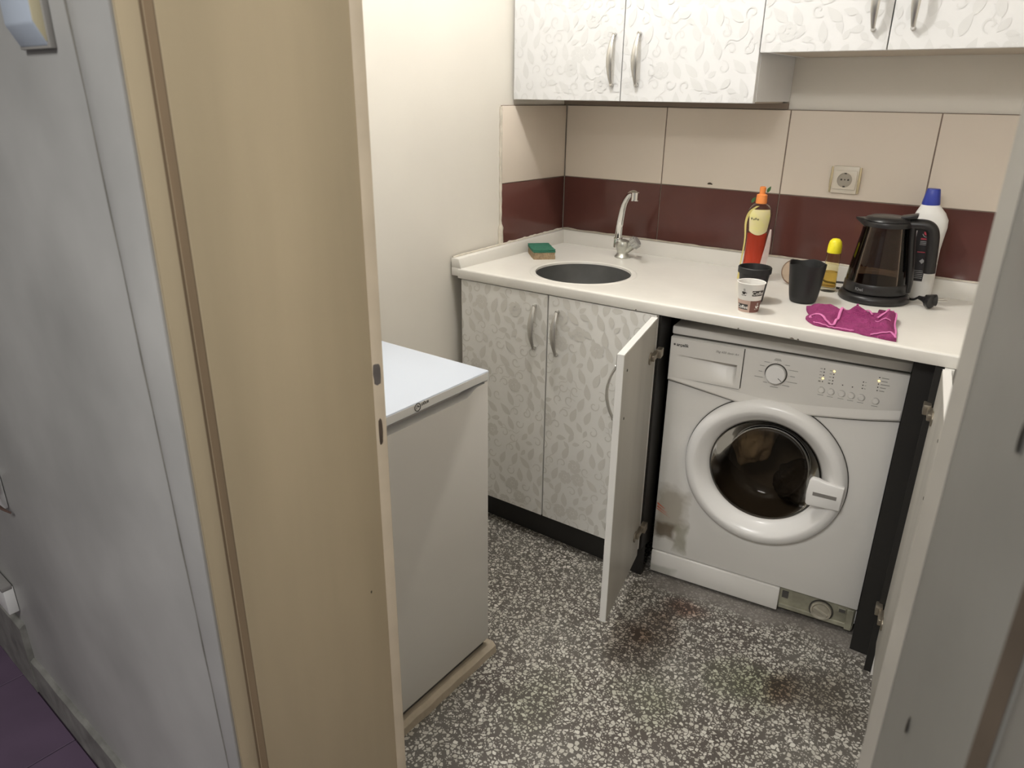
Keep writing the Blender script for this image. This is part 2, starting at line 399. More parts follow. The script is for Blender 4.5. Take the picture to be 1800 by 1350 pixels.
# left wall, skewed three degrees; s runs along the wall away from the corner
LS = 0.0533
lw_d = Vector((-LS, -1, 0)).normalized(); lw_n = Vector((lw_d.y, -lw_d.x, 0))      # points out of the room (-x)
lw_n = Vector((-1, LS, 0)).normalized()
def lw(s, off=0.0): v = lw_d * s + lw_n * off; return (v.x, v.y)
bm = bmesh.new(); prism(bm, [lw(-0.15, WT), lw(1.90, WT), lw(1.90, 0.12), lw(-0.15, 0.12)], 0, 2.5)
wl = struct(obj('wall_left', bm, M_wall, smooth=False), 'cream painted left kitchen wall')
bm = bmesh.new(); prism(bm, [lw(0, 0.003), lw(0.353, 0.003), lw(0.353, WT + 0.001), lw(0, WT + 0.001)], 0.90, 1.3745)
obj('grout', bm, M_grout, wl, smooth=False)
for z0, z1, mm in ((0.885, 1.1285, M_red), (1.1315, 1.3725, M_tile)):
    bm = bmesh.new(); prism(bm, [lw(0.002, 0), lw(0.353, 0), lw(0.353, 0.007), lw(0.002, 0.007)], z0, z1, 0.0008)
    o = obj('tile', bm, mm, wl); o['label'] = 'maroon glazed wall tile' if mm is M_red else 'cream glazed wall tile'
# edge bead of white filler beside the last left tile
pts = [(*lw(0.356 + 0.0012 * math.sin(i * 1.7), 0.004), 0.915 + i * 0.01167) for i in range(40)]
bm = bmesh.new(); tube(bm, pts, [0.0042 + 0.002 * abs(mnoise.noise(Vector((i * 0.8, 0, 3)))) + (0.005 if i < 7 else 0) for i in range(40)], 8)
obj('filler_bead', bm, M_caulk, wl)
bm = bmesh.new(); box(bm, 1.482, 1.60, -1.66, 0.12, 0, 2.5)
struct(obj('wall_right', bm, M_wall, smooth=False), 'cream right kitchen wall')
bm = bmesh.new(); prism(bm, [(-1.6, 0.2), (3.4, 0.2), (3.4, -3.9), (-1.6, -3.9)], 2.5, 2.56)
struct(obj('ceiling', bm, M_ceil, smooth=False), 'plain white ceiling')

# ------------------------------------------------------------------ structure: doorway wall between hall and kitchen
T = Vector((0.99855, -0.0538, 0)); NV = Vector((0.0538, 0.99855, 0))      # along the hall wall / into the kitchen
E = Vector((0.722, -1.949, 0))
def hp(t, d, z=None):
    v = E + T * t + NV * d
    return (v.x, v.y) if z is None else (v.x, v.y, z)
K = (0.7535, -1.6555)            # kitchen edge of the left jamb
Bv = (0.7435, -1.6680)           # start of its bevel
bm = bmesh.new()
kd_ = 0.290
prism(bm, [hp(-2.2, 0), hp(0.0, 0), hp(0.0, 0.02), hp(-0.012, 0.02), hp(-0.012, kd_ - 0.012), hp(-2.2, kd_ - 0.012)], 0, 2.5)
prism(bm, [hp(0.90, 0.0), hp(2.6, 0.0), hp(2.6, 0.25), hp(0.90, 0.25)], 0, 2.5)
prism(bm, [hp(-0.02, 0.02), hp(0.92, 0.02), hp(0.92, 0.25), hp(-0.02, 0.25)], 2.16, 2.5)
wf = struct(obj('wall_front', bm, M_hall, smooth=False), 'grey glossy painted hall wall around the doorway')
# plaster casing strip, narrowing downwards, slightly proud
def hw(px): return px
bm = bmesh.new()
zs_ = [0.0, 0.30, 0.50, 0.70, 1.0, 1.25, 1.50, 2.2]
def groove_t(z): return -0.028 - 0.066 * max(0.0, min(1.0, (z - 0.40) / 1.10)) - (0.02 * max(0, z - 1.5))
poly = [(groove_t(z), z) for z in zs_] + [(0.0, 2.2), (0.0, 0.0)]
t = bmesh.new(); vs = [t.verts.new(hp(a, -0.0045, z)) for a, z in poly]; f = t.faces.new(vs)
r = bmesh.ops.extrude_face_region(t, geom=[f]); bmesh.ops.translate(t, vec=NV * 0.006, verts=[v for v in r['geom'] if isinstance(v, bmesh.types.BMVert)])
bmesh.ops.recalc_face_normals(t, faces=t.faces); bmesh.ops.bevel(t, geom=list(t.edges), offset=0.0018, segments=2, profile=0.5, affect='EDGES'); merge(bm, t)
obj('casing_strip', bm, M_hall, wf)
bm = bmesh.new(); pth = [hp(groove_t(0.02 + i * 0.06) - 0.0045 + 0.0012 * mnoise.noise(Vector((i * .9, 1, 0))), -0.0005, 0.02 + i * 0.06) for i in range(36)]
tube(bm, pth, [0.0026 + 0.0030 * abs(mnoise.noise(Vector((i * .7, 5, 0)))) for i in range(36)], 6)
obj('crack_line', bm, mat('crack_grey', (0.20, 0.19, 0.165), 0.8, var=0.4, vscale=20), wf)
# left jamb
bm = bmesh.new()
prism(bm, [hp(0.0, 0.0), hp(0.003, 0.0), hp(0.006, 0.027), hp(0.0235, 0.029), Bv, K, hp(-0.011, kd_), hp(-0.011, 0.001)], 0, 2.12, 0.0025)
tj = struct(obj('trim_1', bm, M_jamb), 'cream painted left door jamb with chipped strike holes')
# bevel edge of lighter paint
bdir = (Vector((*K, 0)) - Vector((*Bv, 0))).normalized(); bn = Vector((bdir.y, -bdir.x, 0))
def bp(a, o): v = Vector((*Bv, 0)) + bdir * a + bn * o; return (v.x, v.y)
bl = (Vector((*K, 0)) - Vector((*Bv, 0))).length
bm = bmesh.new(); prism(bm, [bp(0.0, -0.001), bp(0.0, 0.0012), bp(bl, 0.0012), bp(bl, -0.001)], 0, 2.10, 0.0004)
je = obj('bevel_edge', bm, M_jambedge, tj)
for zc, hh, a0, a1, nm in ((1.026, 0.034, 0.001, 0.012, 'strike_hole'), (0.934, 0.042, 0.004, 0.010, 'strike_hole')):
    bm = bmesh.new(); pts = []
    for i in range(16):
        th = 2 * math.pi * i / 16; q = 1 + 0.22 * mnoise.noise(Vector((math.cos(th) * 2, math.sin(th) * 2, zc * 9)))
        pts.append(((a0 + a1) / 2 + (a1 - a0) / 2 * math.copysign(abs(math.cos(th)) ** .6, math.cos(th)) * q, zc + hh / 2 * math.copysign(abs(math.sin(th)) ** .6, math.sin(th)) * q))
    t = bmesh.new(); vv = [t.verts.new((*bp(a, 0.0015), z)) for a, z in pts]; t.faces.new(vv)
    r = bmesh.ops.extrude_face_region(t, geom=list(t.faces)); bmesh.ops.translate(t, vec=-bn * 0.0012, verts=[v for v in r['geom'] if isinstance(v, bmesh.types.BMVert)])
    bmesh.ops.recalc_face_normals(t, faces=t.faces); merge(bm, t)
    obj(nm, bm, mat('hole_dark', (0.09, 0.065, 0.045), 0.8, var=0.4, vscale=50) if zc < 1 else mat('bare_metal_grey', (0.17, 0.15, 0.135), 0.6, var=0.4, vscale=40), tj)
# dark dents on the jamb face
for (x, y, z, r_) in ((0.746, -1.80, 1.377, 0.0022), (0.744, -1.90, 1.415, 0.004), (0.747, -1.856, 1.24, 0.0025), (0.745, -1.905, 0.965, 0.0022), (0.746, -1.87, 0.66, 0.003), (0.747, -1.80, 0.90, 0.0018), (0.747, -1.70, 0.66, 0.002)):
    bm = bmesh.new(); xx = 0.7395 + (y + 1.921) * 0.018
    lathe(bm, [(0, -0.0008), (r_, 0.0), (0, 0.0008)], 10, Matrix.Translation((xx + 0.0003, y, z)) @ Matrix.Rotation(math.pi / 2, 4, 'Y') @ Matrix.Scale(1.8, 4, (1, 0, 0)))
    obj('dent', bm, M_brown, tj)
# shade of the rebate step, put in as dark brown strips
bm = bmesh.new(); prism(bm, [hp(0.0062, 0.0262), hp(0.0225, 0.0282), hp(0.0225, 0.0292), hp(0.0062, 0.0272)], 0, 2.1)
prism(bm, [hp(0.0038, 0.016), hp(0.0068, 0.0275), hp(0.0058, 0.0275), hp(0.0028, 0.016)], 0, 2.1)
obj('rebate_dark_strip', bm, M_rebateshade, tj)
# right jamb
RK = (1.4618, -1.690); RB = (1.4740, -1.705); RF = (1.5282, -1.962); RS = (1.5354, -1.966); RE = (1.585, -2.160)
bm = bmesh.new(); prism(bm, [RK, RB, RF, RS, (1.62, -2.0), (1.66, -1.69)], 0, 2.12, 0.0)
tr = struct(obj('trim_2', bm, M_rjamb, smooth=False), 'grey painted right door jamb close to the camera')
d_ = (Vector((*RB, 0)) - Vector((*RK, 0))); n_ = Vector((d_.y, -d_.x, 0)).normalized()
n_ = -n_ if n_.x > 0 else n_
bm = bmesh.new(); q0 = Vector((*RK, 0)); q1 = Vector((*RB, 0))
prism(bm, [(q0 + n_ * .0015)[:2], (q1 + n_ * .0015)[:2], (q1 - n_ * .001)[:2], (q0 - n_ * .001)[:2]], 0, 2.1)
obj('bevel_edge', bm, M_rjambedge, tr)
bm = bmesh.new(); prism(bm, [(1.5274, -1.9610), (1.5270, -1.9645), (1.5356, -1.9685), (1.5358, -1.9655)], 0, 2.1)
obj('rebate_dark_strip', bm, M_brown, tr)  # plain dark brown strip across the right rebate step
bm = bmesh.new(); prism(bm, [(1.5364, -1.969), (1.585, -2.165), (1.70, -2.165), (1.70, -1.96)], 0, 2.2, 0.003)
obj('casing_strip', bm, M_rjamb, tr)
bm = bmesh.new()
lathe(bm, [(0, -0.0006), (1, 0.0), (0, 0.0006)], 14, Matrix.Translation((1.5108, -1.884, 1.235)) @ Matrix.Rotation(math.radians(-102), 4, 'Z') @ Matrix.Rotation(math.pi / 2, 4, 'X') @ Matrix.Diagonal((0.006, 0.011, 1, 1)))
obj('dent', bm, mat('smudge', (0.125, 0.11, 0.09), 0.6), tr)
bm = bmesh.new()
lathe(bm, [(0, -0.0006), (1, 0.0), (0, 0.0006)], 14, Matrix.Translation((1.4945, -1.806, 0.945)) @ Matrix.Rotation(math.radians(-102), 4, 'Z') @ Matrix.Rotation(math.pi / 2, 4, 'X') @ Matrix.Diagonal((0.0045, 0.0085, 1, 1)))
obj('dent', bm, mat('smudge', (0.125, 0.11, 0.09), 0.6), tr)
# door header
bm = bmesh.new(); prism(bm, [hp(0.0, 0.0), hp(0.82, 0.0), hp(0.82, 0.27), hp(0.0, 0.27)], 2.12, 2.17)
struct(obj('trim_3', bm, M_jamb, smooth=False))

# ------------------------------------------------------------------ structure: hallway
def hprism(t0, t1, d0, d1, z0, z1, bev=0.0):
    b = bmesh.new(); prism(b, [hp(t0, d0), hp(t1, d0), hp(t1, d1), hp(t0, d1)], z0, z1, bev); return b
bm = bmesh.new(); prism(bm, [hp(-2.2, 0.02), hp(2.6, 0.02), hp(2.6, -1.9), hp(-2.2, -1.9)], -0.06, -0.006)
fh = struct(obj('floor_hall', bm, mat('floor_joint', (0.06, 0.04, 0.06), 0.8), smooth=False), 'purple tiled hallway floor')
tw = 0.318; tile_me = None
for i in range(-6, 8):
    for j in range(0, 6):
        x0 = -0.790 + i * tw - 0.0; y1 = -0.012 - j * tw
        if x0 < -2.2 or x0 > 2.2: continue
        if tile_me is None:
            b = bmesh.new(); box(b, 0.0015, tw - 0.0015, -tw + 0.0015, -0.0015, -0.02, 0.0, 0.001, 1)
            o = obj('floor_tile', b, M_purple, fh); tile_me = o.data
        else:
            o = bpy.data.objects.new('floor_tile', tile_me); COL.objects.link(o); o.parent = fh
        p = hp(x0, y1 + 0.0); o.location = (p[0], p[1], 0); o.rotation_euler = (0, 0, math.atan2(T.y, T.x))
struct(obj('wall_hall_rear', hprism(-2.2, 2.6, -1.98, -1.9, 0, 2.5), M_hall, smooth=False))
struct(obj('wall_hall_left', hprism(-2.28, -2.2, -1.98, 0.3, 0, 2.5), M_hall, smooth=False))
struct(obj('wall_hall_right', hprism(2.6, 2.68, -1.98, 0.3, 0, 2.5), M_hall, smooth=False))
def wavy_skirt(name, t0, t1, zt, th, n=40, seed=0):
    b = bmesh.new(); vs = []
    for i in range(n + 1):
        t_ = t0 + (t1 - t0) * i / n; z = zt + 0.006 * mnoise.noise(Vector((t_ * 9, seed, 0))) + 0.003 * mnoise.noise(Vector((t_ * 40, seed, 2)))
        a = th + 0.0015 * mnoise.noise(Vector((t_ * 14, seed, 7)))
        vs.append([b.verts.new(hp(t_, -a, 0)), b.verts.new(hp(t_, -a, z - 0.006)), b.verts.new(hp(t_, -a * 0.3, z)), b.verts.new(hp(t_, 0.001, z)), b.verts.new(hp(t_, 0.001, 0))])
    for p_, q_ in zip(vs, vs[1:]):
        for k in range(5): b.faces.new((p_[k], p_[(k + 1) % 5], q_[(k + 1) % 5], q_[k]))
    b.faces.new(vs[0]); b.faces.new(vs[-1][::-1]); bmesh.ops.recalc_face_normals(b, faces=b.faces)
    return obj(name, b, M_marble)
struct(wavy_skirt('baseboard_front', -1.013, -0.07, 0.102, 0.011), 'worn grey skirting at the foot of the hall wall')
struct(wavy_skirt('baseboard_left', -2.0, -1.014, 0.203, 0.014, seed=4), 'taller grey skirting slab at the left of the hall wall')

# hall wall fittings
t = thing('cable_trunking', 'white cable trunking end low on the grey hall wall above the skirting', 'cable trunking', (*hp(-1.02, -0.001), 0.24), math.atan2(T.y, T.x))
b = bmesh.new(); box(b, -0.70, 0.0, -0.022, -0.0, 0.0, 0.072, 0.002); obj('channel', b, M_plastic_w, t)
b = bmesh.new(); box(b, -0.70, 0.0012, -0.025, -0.002, 0.066, 0.078, 0.002); obj('lid_strip', b, mat('trunk_dark_grey', (0.25, 0.24, 0.23), 0.5), t)  # dark grey strip along the top of the trunking
t = thing('wall_hook', 'small brown hook on a white plate at the left end of the hall wall', 'hook', (*hp(-0.845, -0.001), 0.588), math.atan2(T.y, T.x))
b = bmesh.new(); box(b, -0.10, -0.018, -0.010, 0.0, 0.0, 0.085, 0.002); obj('plate', b, M_plastic_w, t)
b = bmesh.new(); tube(b, smooth_path([(-0.02, -0.012, 0.078), (0.0, -0.026, 0.06), (0.008, -0.022, 0.025), (0.014, -0.006, 0.003)], 6), [0.010 - 0.00035 * i for i in range(19)], 10, flat=0.5); obj('hook_arm', b, mat('brown_plastic', (0.16, 0.10, 0.08), 0.3, var=0.5, vscale=60), t)
t = thing('door_chime', 'white wall box with yellowed side high on the grey hall wall', 'wall box', (*hp(-0.243, -0.001), 1.452), math.atan2(T.y, T.x))
b = bmesh.new(); prism(b, [(0.0, 0.0), (-0.006, 0.001), (-0.018, 0.024), (-0.018, 0.16), (0.0, 0.16)], 0.008, 0.088, 0.0025, axis='x'); obj('cover', b, mat('cover_bluish_white', (0.40, 0.45, 0.52), 0.35), t)
b = bmesh.new(); prism(b, [(-0.003, 0.006), (-0.007, 0.006), (-0.0165, 0.026), (-0.0165, 0.157), (-0.003, 0.157)], 0.0875, 0.0892, 0.0004, axis='x'); obj('side_panel', b, mat('yellowed_plastic', (0.50, 0.45, 0.30), 0.4), t)
b = bmesh.new(); prism(b, [(0.001, -0.001), (-0.006, -0.001), (-0.006, 0.16), (0.001, 0.16)], 0.006, 0.094, 0.001, axis='x'); obj('back_plate', b, mat('backplate_grey', (0.27, 0.26, 0.24), 0.5), t)

# lamps (outside the frame, real fixtures at the lights)
t = thing('ceiling_lamp', 'bare bulb ceiling lamp in the kitchen', 'lamp', (KL[0], KL[1], 2.5))
b = bmesh.new(); cyl(b, (0, 0, 0), (0, 0, -0.03), 0.045, 0.04); cyl(b, (0, 0, -0.03), (0, 0, -0.06), 0.02); obj('lamp_holder', b, M_plastic_w, t)
t = thing('ceiling_lamp', 'round flush ceiling lamp in the hallway', 'lamp', (HL[0], HL[1], 2.5))
b = bmesh.new(); cyl(b, (0, 0, 0), (0, 0, -0.045), 0.17, 0.16, 32, 0.005); obj('lamp_body', b, M_plastic_w, t)

# ------------------------------------------------------------------ handles, hinges, floral doors
def handle_bm(L=0.142):
    b = bmesh.new(); n = 22; pts = []; rad = []
    for i in range(n + 1):
        s = i / n; z = (s - 0.5) * L; y = -0.004 - 0.024 * math.sin(math.pi * s) ** 0.75
        pts.append((0, y, z)); rad.append(0.0044 + 0.0056 * math.sin(math.pi * s) ** 1.3)
    # flattened bow: wide across x
    t = bmesh.new(); rings = []
    for i, p in enumerate(pts):
        d = (Vector(pts[min(i + 1, n)]) - Vector(pts[max(i - 1, 0)])).normalized(); s_ = Vector((1, 0, 0)); q = s_.cross(d)
        r = rad[i]
        rings.append([t.verts.new(Vector(p) + s_ * r * math.cos(2 * math.pi * k / 12) + q * 0.0032 * math.sin(2 * math.pi * k / 12)) for k in range(12)])
    for a, c in zip(rings, rings[1:]):
        for k in range(12): t.faces.new((a[k], a[(k + 1) % 12], c[(k + 1) % 12], c[k]))
    t.faces.new(rings[0][::-1]); t.faces.new(rings[-1]); bmesh.ops.recalc_face_normals(t, faces=t.faces); merge(b, t)
    for s in (-1, 1):
        cyl(b, (0, 0.0, s * (L / 2 - 0.004)), (0, -0.012, s * (L / 2 - 0.004)), 0.0055, 0.0050, 14, 0.001)
    me = bpy.data.meshes.new('handle'); b.to_mesh(me); b.free(); me.materials.append(M_nickel)
    me.polygons.foreach_set('use_smooth', [True] * len(me.polygons)); me.set_sharp_from_angle(angle=math.radians(40)); return me
HANDLE = handle_bm()

def leafpoly(cx, cz, ang, L, W, notch=False):
    P = []; n = 8
    for i in range(n + 1):
        s = i / n; P.append((s * L - L / 2, W * math.sin(math.pi * s ** 0.8) * 0.5))
    for i in range(n - 1, 0, -1):
        s = i / n; P.append((s * L - L / 2, -W * math.sin(math.pi * s ** 0.8) * 0.38))
    c, s_ = math.cos(ang), math.sin(ang)
    return [(cx + x * c - z * s_, cz + x * s_ + z * c) for x, z in P]
def ribbon(cx, cz, ang, pts, wid):
    L, Rt = [], []
    n = len(pts)
    for i, (x, z) in enumerate(pts):
        a = pts[max(i - 1, 0)]; b_ = pts[min(i + 1, n - 1)]; dx, dz = b_[0] - a[0], b_[1] - a[1]; l = math.hypot(dx, dz) or 1
        w_ = wid * (0.5 + 0.5 * math.sin(math.pi * i / (n - 1)))
        L.append((x - dz / l * w_, z + dx / l * w_)); Rt.append((x + dz / l * w_, z - dx / l * w_))
    c, s_ = math.cos(ang), math.sin(ang)
    tr_ = lambda p: (cx + p[0] * c - p[1] * s_, cz + p[0] * s_ + p[1] * c)
    L = [tr_(p) for p in L]; Rt = [tr_(p) for p in Rt]
    return [[L[i], L[i + 1], Rt[i + 1], Rt[i]] for i in range(n - 1)]
def floral(wd, ht, seed, skip=None):
    rnd = random.Random(seed); t = bmesh.new(); lay = [0]
    def add(poly):
        if any(x < 0.003 or x > wd - 0.003 or z < 0.003 or z > ht - 0.003 for x, z in poly):
            poly = [(min(max(x, 0.002), wd - 0.002), min(max(z, 0.002), ht - 0.002)) for x, z in poly]
        area_ = 0.5 * abs(sum(poly[i][0] * poly[(i + 1) % len(poly)][1] - poly[(i + 1) % len(poly)][0] * poly[i][1] for i in range(len(poly))))
        if area_ < 1e-6: return
        lay[0] = (lay[0] + 1) % 150; yy = -0.0003 - 5e-6 * lay[0]        # each motif a hair above the last, never coplanar
        try: t.faces.new([t.verts.new((x, yy, z)) for x, z in poly])
        except Exception: pass
    P = 0.0435; nx = int(wd / P) + 1; nz = int(ht / P) + 1
    for j in range(nz + 1):
        for i in range(nx + 1):
            cx = (i + 0.5 * (j % 2)) * P + rnd.uniform(-.006, .006); cz = j * P + rnd.uniform(-.006, .006)
            k = rnd.choice([0, 0, 2, 2, 4, 4, 1, 1, 5, 5, 3]); a = rnd.uniform(0, 6.28)
            if k in (0, 2):
                add(leafpoly(cx, cz, math.radians(rnd.choice([100, 115, 70, 140])), 0.052, 0.025))
            elif k == 4:
                add(leafpoly(cx - .008, cz + .006, a, 0.036, 0.020)); add(leafpoly(cx + .012, cz - .012, a + 2.2, 0.028, 0.016))
            elif k in (1, 5):
                sp_ = [((0.004 + 0.014 * s / 14) * math.cos(s * 0.42), (0.004 + 0.014 * s / 14) * math.sin(s * 0.42)) for s in range(15)]
                for q in ribbon(cx, cz, a, sp_, 0.0022): add(q)
                if k == 5:
                    cv = [(-0.022 + s * 0.005, 0.005 * math.sin(s * 0.8)) for s in range(10)]
                    for q in ribbon(cx + .004, cz + .020, a, cv, 0.0012): add(q)
            else:
                for m_ in range(5):
                    th = a + m_ * 1.2566; add(leafpoly(cx + 0.0165 * math.cos(th), cz + 0.0165 * math.sin(th), th + 1.2, 0.027, 0.019))
                n8 = [(cx + 0.006 * math.cos(q * .785), cz + 0.006 * math.sin(q * .785)) for q in range(8)]; add(n8)
    for f in t.faces:
        f.normal_update()
        if f.normal.y > 0: f.normal_flip()
    return t
M_hinge = mat('bronzed_hinge', (0.34, 0.30, 0.24), 0.4, metal=0.9)
def hinge_bm():
    b = bmesh.new(); cyl(b, (0, 0.0, 0), (0, 0.004, 0), 0.017, 0.017, 20, 0.001)
    box(b, -0.05, 0.0, -0.0, 0.012, -0.008, 0.008, 0.002); box(b, -0.075, -0.045, 0.004, 0.020, -0.012, 0.012, 0.002); return b
def door(parent, loc, rotz, wd, ht, hx, hz, seed, upper=False, hinges=None, hside=1, th=0.017):
    b = bmesh.new(); box(b, 0.0012, wd - 0.0012, 0, th, 0, ht, 0.0009, 1)
    d = obj('door', b, M_lamu if upper else M_lam, parent, loc=loc, rotz=rotz)
    fl = obj('floral_print', floral(wd, ht, seed), M_printu if upper else M_print, d, smooth=False); fl['kind'] = 'stuff'
    if hx is not None:
        h = obj('handle', HANDLE, None, d, smooth=False, loc=(hx, 0, hz)); h['label'] = 'bowed antique nickel handle'
    for z in hinges or []:
        b = hinge_bm()
        if hside < 0: bmesh.ops.scale(b, vec=(-1, 1, 1), verts=b.verts); bmesh.ops.reverse_faces(b, faces=b.faces)
        obj('hinge', b, M_hinge, d, loc=(0.055 if hside > 0 else wd - 0.055, th, z))
    if hinges:
        b = bmesh.new(); box(b, 0.003, wd - 0.003, th, th + 0.0006, 0.003, ht - 0.003); obj('inner_face', b, M_inner, d, smooth=False)
        b = bmesh.new(); box(b, 0.0008, wd - 0.0008, 0.0004, th + 0.0003, ht - 0.0004, ht + 0.0009); obj('edge_band', b, M_edge, d, smooth=False)
        fx = wd - 0.0366 if hside > 0 else 0.0366
        for z in (hz - 0.062, hz + 0.062):
            b = bmesh.new(); cyl(b, (fx, th, z), (fx, th + 0.0016, z), 0.0042, 0.003, 12); obj('screw', b, M_line, d)
    return d

# ------------------------------------------------------------------ base cabinet under the sink
ZD, ZT = 0.1038, 0.8565
def ydoor(x): return -0.5985 + 0.022 * x
rot_base = math.atan(0.022)
base = thing('base_cabinet', 'two-door floral laminate base cabinet under the round sink', 'cabinet', (0.0, 0, 0))
b = bmesh.new(); box(b, 0.006, 0.024, -0.576, -0.02, ZD, ZT, 0.0008, 1); obj('side_panel', b, M_lam, base)
b = bmesh.new(); box(b, 0.600, 0.618, -0.50, -0.02, ZD, ZT, 0.0008, 1); box(b, 0.600, 0.690, -0.566, -0.50, ZD, ZT, 0.0008, 1); obj('side_panel', b, M_black, base)
b = bmesh.new(); box(b, 0.024, 0.600, -0.574, -0.02, ZD, ZD + 0.018); obj('bottom_panel', b, M_under, base, smooth=False)
b = bmesh.new(); box(b, 0.006, 0.690, -0.552, -0.534, 0.0, ZD, 0.001, 1); obj('toe_board', b, M_black, base)
door(base, (0.0045, ydoor(0.0045), ZD), rot_base, 0.3300, ZT - ZD, 0.287, 0.648, 11)
door(base, (0.3365, ydoor(0.3365), ZD), rot_base, 0.3480, ZT - ZD, 0.035, 0.643, 12)

# washer compartment with both doors swung open
wc = thing('base_cabinet', 'open floral laminate cabinet around the washing machine with both doors swung out', 'cabinet', (1.36, 0, 0))
b = bmesh.new(); box(b, -0.008, 0.010, -0.562, -0.02, 0.0, ZT, 0.0008, 1); obj('side_panel', b, M_black, wc)
b = bmesh.new(); box(b, -0.058, -0.009, -0.500, -0.482, 0.0, ZT, 0.0008, 1); obj('filler_strip', b, M_black, wc)
b = bmesh.new(); box(b, -0.735, -0.009, -0.035, -0.025, 0.0, ZT - 0.02); obj('back_panel', b, M_black, wc, smooth=False)
b = bmesh.new(); box(b, 0.0105, 0.030, -0.570, -0.02, 0.0, ZT + 0.002, 0.0008, 1); obj('side_panel', b, M_lam, wc)
DH = ZT - 0.1035
door(wc, (0.6785 - 1.36, -0.6055, 0.1035), math.atan2(-0.974, 0.226), 0.336, DH, 0.300, 0.643, 13, hinges=(0.655, 0.10), hside=1)
door(wc, (1.4325 - 1.36, -0.9020, 0.1035), math.atan2(0.9897, -0.1435), 0.336, DH, 0.036, 0.643, 14, hinges=(0.655, 0.10), hside=-1)

# ------------------------------------------------------------------ worktop with round cut-out
H, HB = 0.8913, 0.8595
SX, SY, SR = 0.336, -0.398, 0.150
def yc(x): return -0.6038 + 0.0278 * x
def counter_front(n=50):
    """front edge polyline, slightly wavy"""
    return [(x, yc(x) - 0.0008 * mnoise.noise(Vector((x * 20, 0, 0)))) for x in [0.0 + 1.478 * i / n for i in range(n + 1)]]
top = thing('worktop', 'continuous ivory worktop with upstand and round sink cut-out', 'worktop', (0, 0, 0))
b = bmesh.new()
pl = [(-0.004, -0.001), (-0.004, yc(0))] + counter_front()[1:-1] + [(1.478, yc(1.478)), (1.478, -0.001)]
t = bmesh.new(); vs = [t.verts.new((x, y, HB)) for x, y in pl]; f = t.faces.new(vs)
r = bmesh.ops.extrude_face_region(t, geom=[f]); bmesh.ops.translate(t, vec=(0, 0, H - HB), verts=[v for v in r['geom'] if isinstance(v, bmesh.types.BMVert)])
bmesh.ops.recalc_face_normals(t, faces=t.faces)
te = [e for e in t.edges if all(v.co.z > H - 0.001 for v in e.verts) and all(v.co.y < -0.5 for v in e.verts)]
bmesh.ops.bevel(t, geom=te, offset=0.006, segments=4, profile=0.5, affect='EDGES')
te = [e for e in t.edges if all(v.co.z < HB + 0.001 for v in e.verts) and all(v.co.y < -0.5 for v in e.verts)]
bmesh.ops.bevel(t, geom=te, offset=0.002, segments=2, profile=0.5, affect='EDGES')
merge(b, t)
slab = obj('slab', b, M_counter, top)
c = bmesh.new(); cyl(c, (SX, SY, HB - 0.05), (SX, SY, H + 0.05), SR, SR, 96)
boolean(slab, c)
# moulded ring around the cut-out
b = bmesh.new(); lathe(b, [(SR - 0.0005, -0.026), (SR - 0.0005, -0.004), (SR + 0.003, 0.0005), (SR + 0.010, 0.0022), (SR + 0.018, 0.0004), (SR + 0.018, -0.003), (SR + 0.002, -0.026)], 96, Matrix.Translation((SX, SY, H)), closed=True)
obj('cutout_ring', b, M_counter, top)
# upstands
b = bmesh.new(); prism(b, [(0.0, -0.001), (1.478, -0.001), (1.478, -0.021), (0.0, -0.021)], H - 0.001, 0.9395, 0.002); obj('upstand', b, M_counter, top)
b = bmesh.new()
l0, l1 = lw(0.0, 0.0), lw(0.601, 0.0)
t = bmesh.new()
vt = [(0.0, -0.019, 0.9390), (0.020, -0.019, 0.9390), (-0.002, -0.6015, 0.921), (l1[0] + 0.000, -0.6015, 0.921)]
vb = [(0.0, -0.019, H - 0.001), (0.020, -0.019, H - 0.001), (-0.006 + 0.014, -0.6015, H - 0.001), (l1[0], -0.6015, H - 0.001)]
A = [t.verts.new(v) for v in vt]; Bq = [t.verts.new(v) for v in vb]
t.faces.new(A); t.faces.new(Bq[::-1])
for i in range(4): t.faces.new((A[i], A[(i + 1) % 4], Bq[(i + 1) % 4], Bq[i]))
bmesh.ops.recalc_face_normals(t, faces=t.faces); bmesh.ops.bevel(t, geom=list(t.edges), offset=0.0018, segments=2, profile=0.5, affect='EDGES'); merge(b, t)
prism(b, [(l1[0], -0.6015), (-0.001, -0.6015), (-0.001, -0.03), lw(0.03)], HB + 0.006, H, 0.001)
obj('upstand', b, M_counter, top)
# uneven sealant along the top of the upstands
def caulk(name, p0, p1, seed, n=70, r0=0.003, r1=0.004):
    b = bmesh.new(); p0 = Vector(p0); p1 = Vector(p1); P = []; Rd = []
    for i in range(n + 1):
        s = i / n; v = p0.lerp(p1, s); v.z += 0.002 * mnoise.noise(Vector((s * 25, seed, 0)))
        P.append(v); Rd.append(r0 + r1 * max(0, mnoise.noise(Vector((s * 30, seed, 4)))) + 0.0006 * random.random())
    tube(b, P, Rd, 8); return obj(name, b, M_caulk, top)
caulk('sealant', (0.004, -0.004, 0.9405), (1.474, -0.004, 0.9405), 1)
caulk('sealant', (*lw(0.01, -0.004), 0.9405), (*lw(0.598, -0.003), 0.922), 2, 50, 0.0035, 0.006)

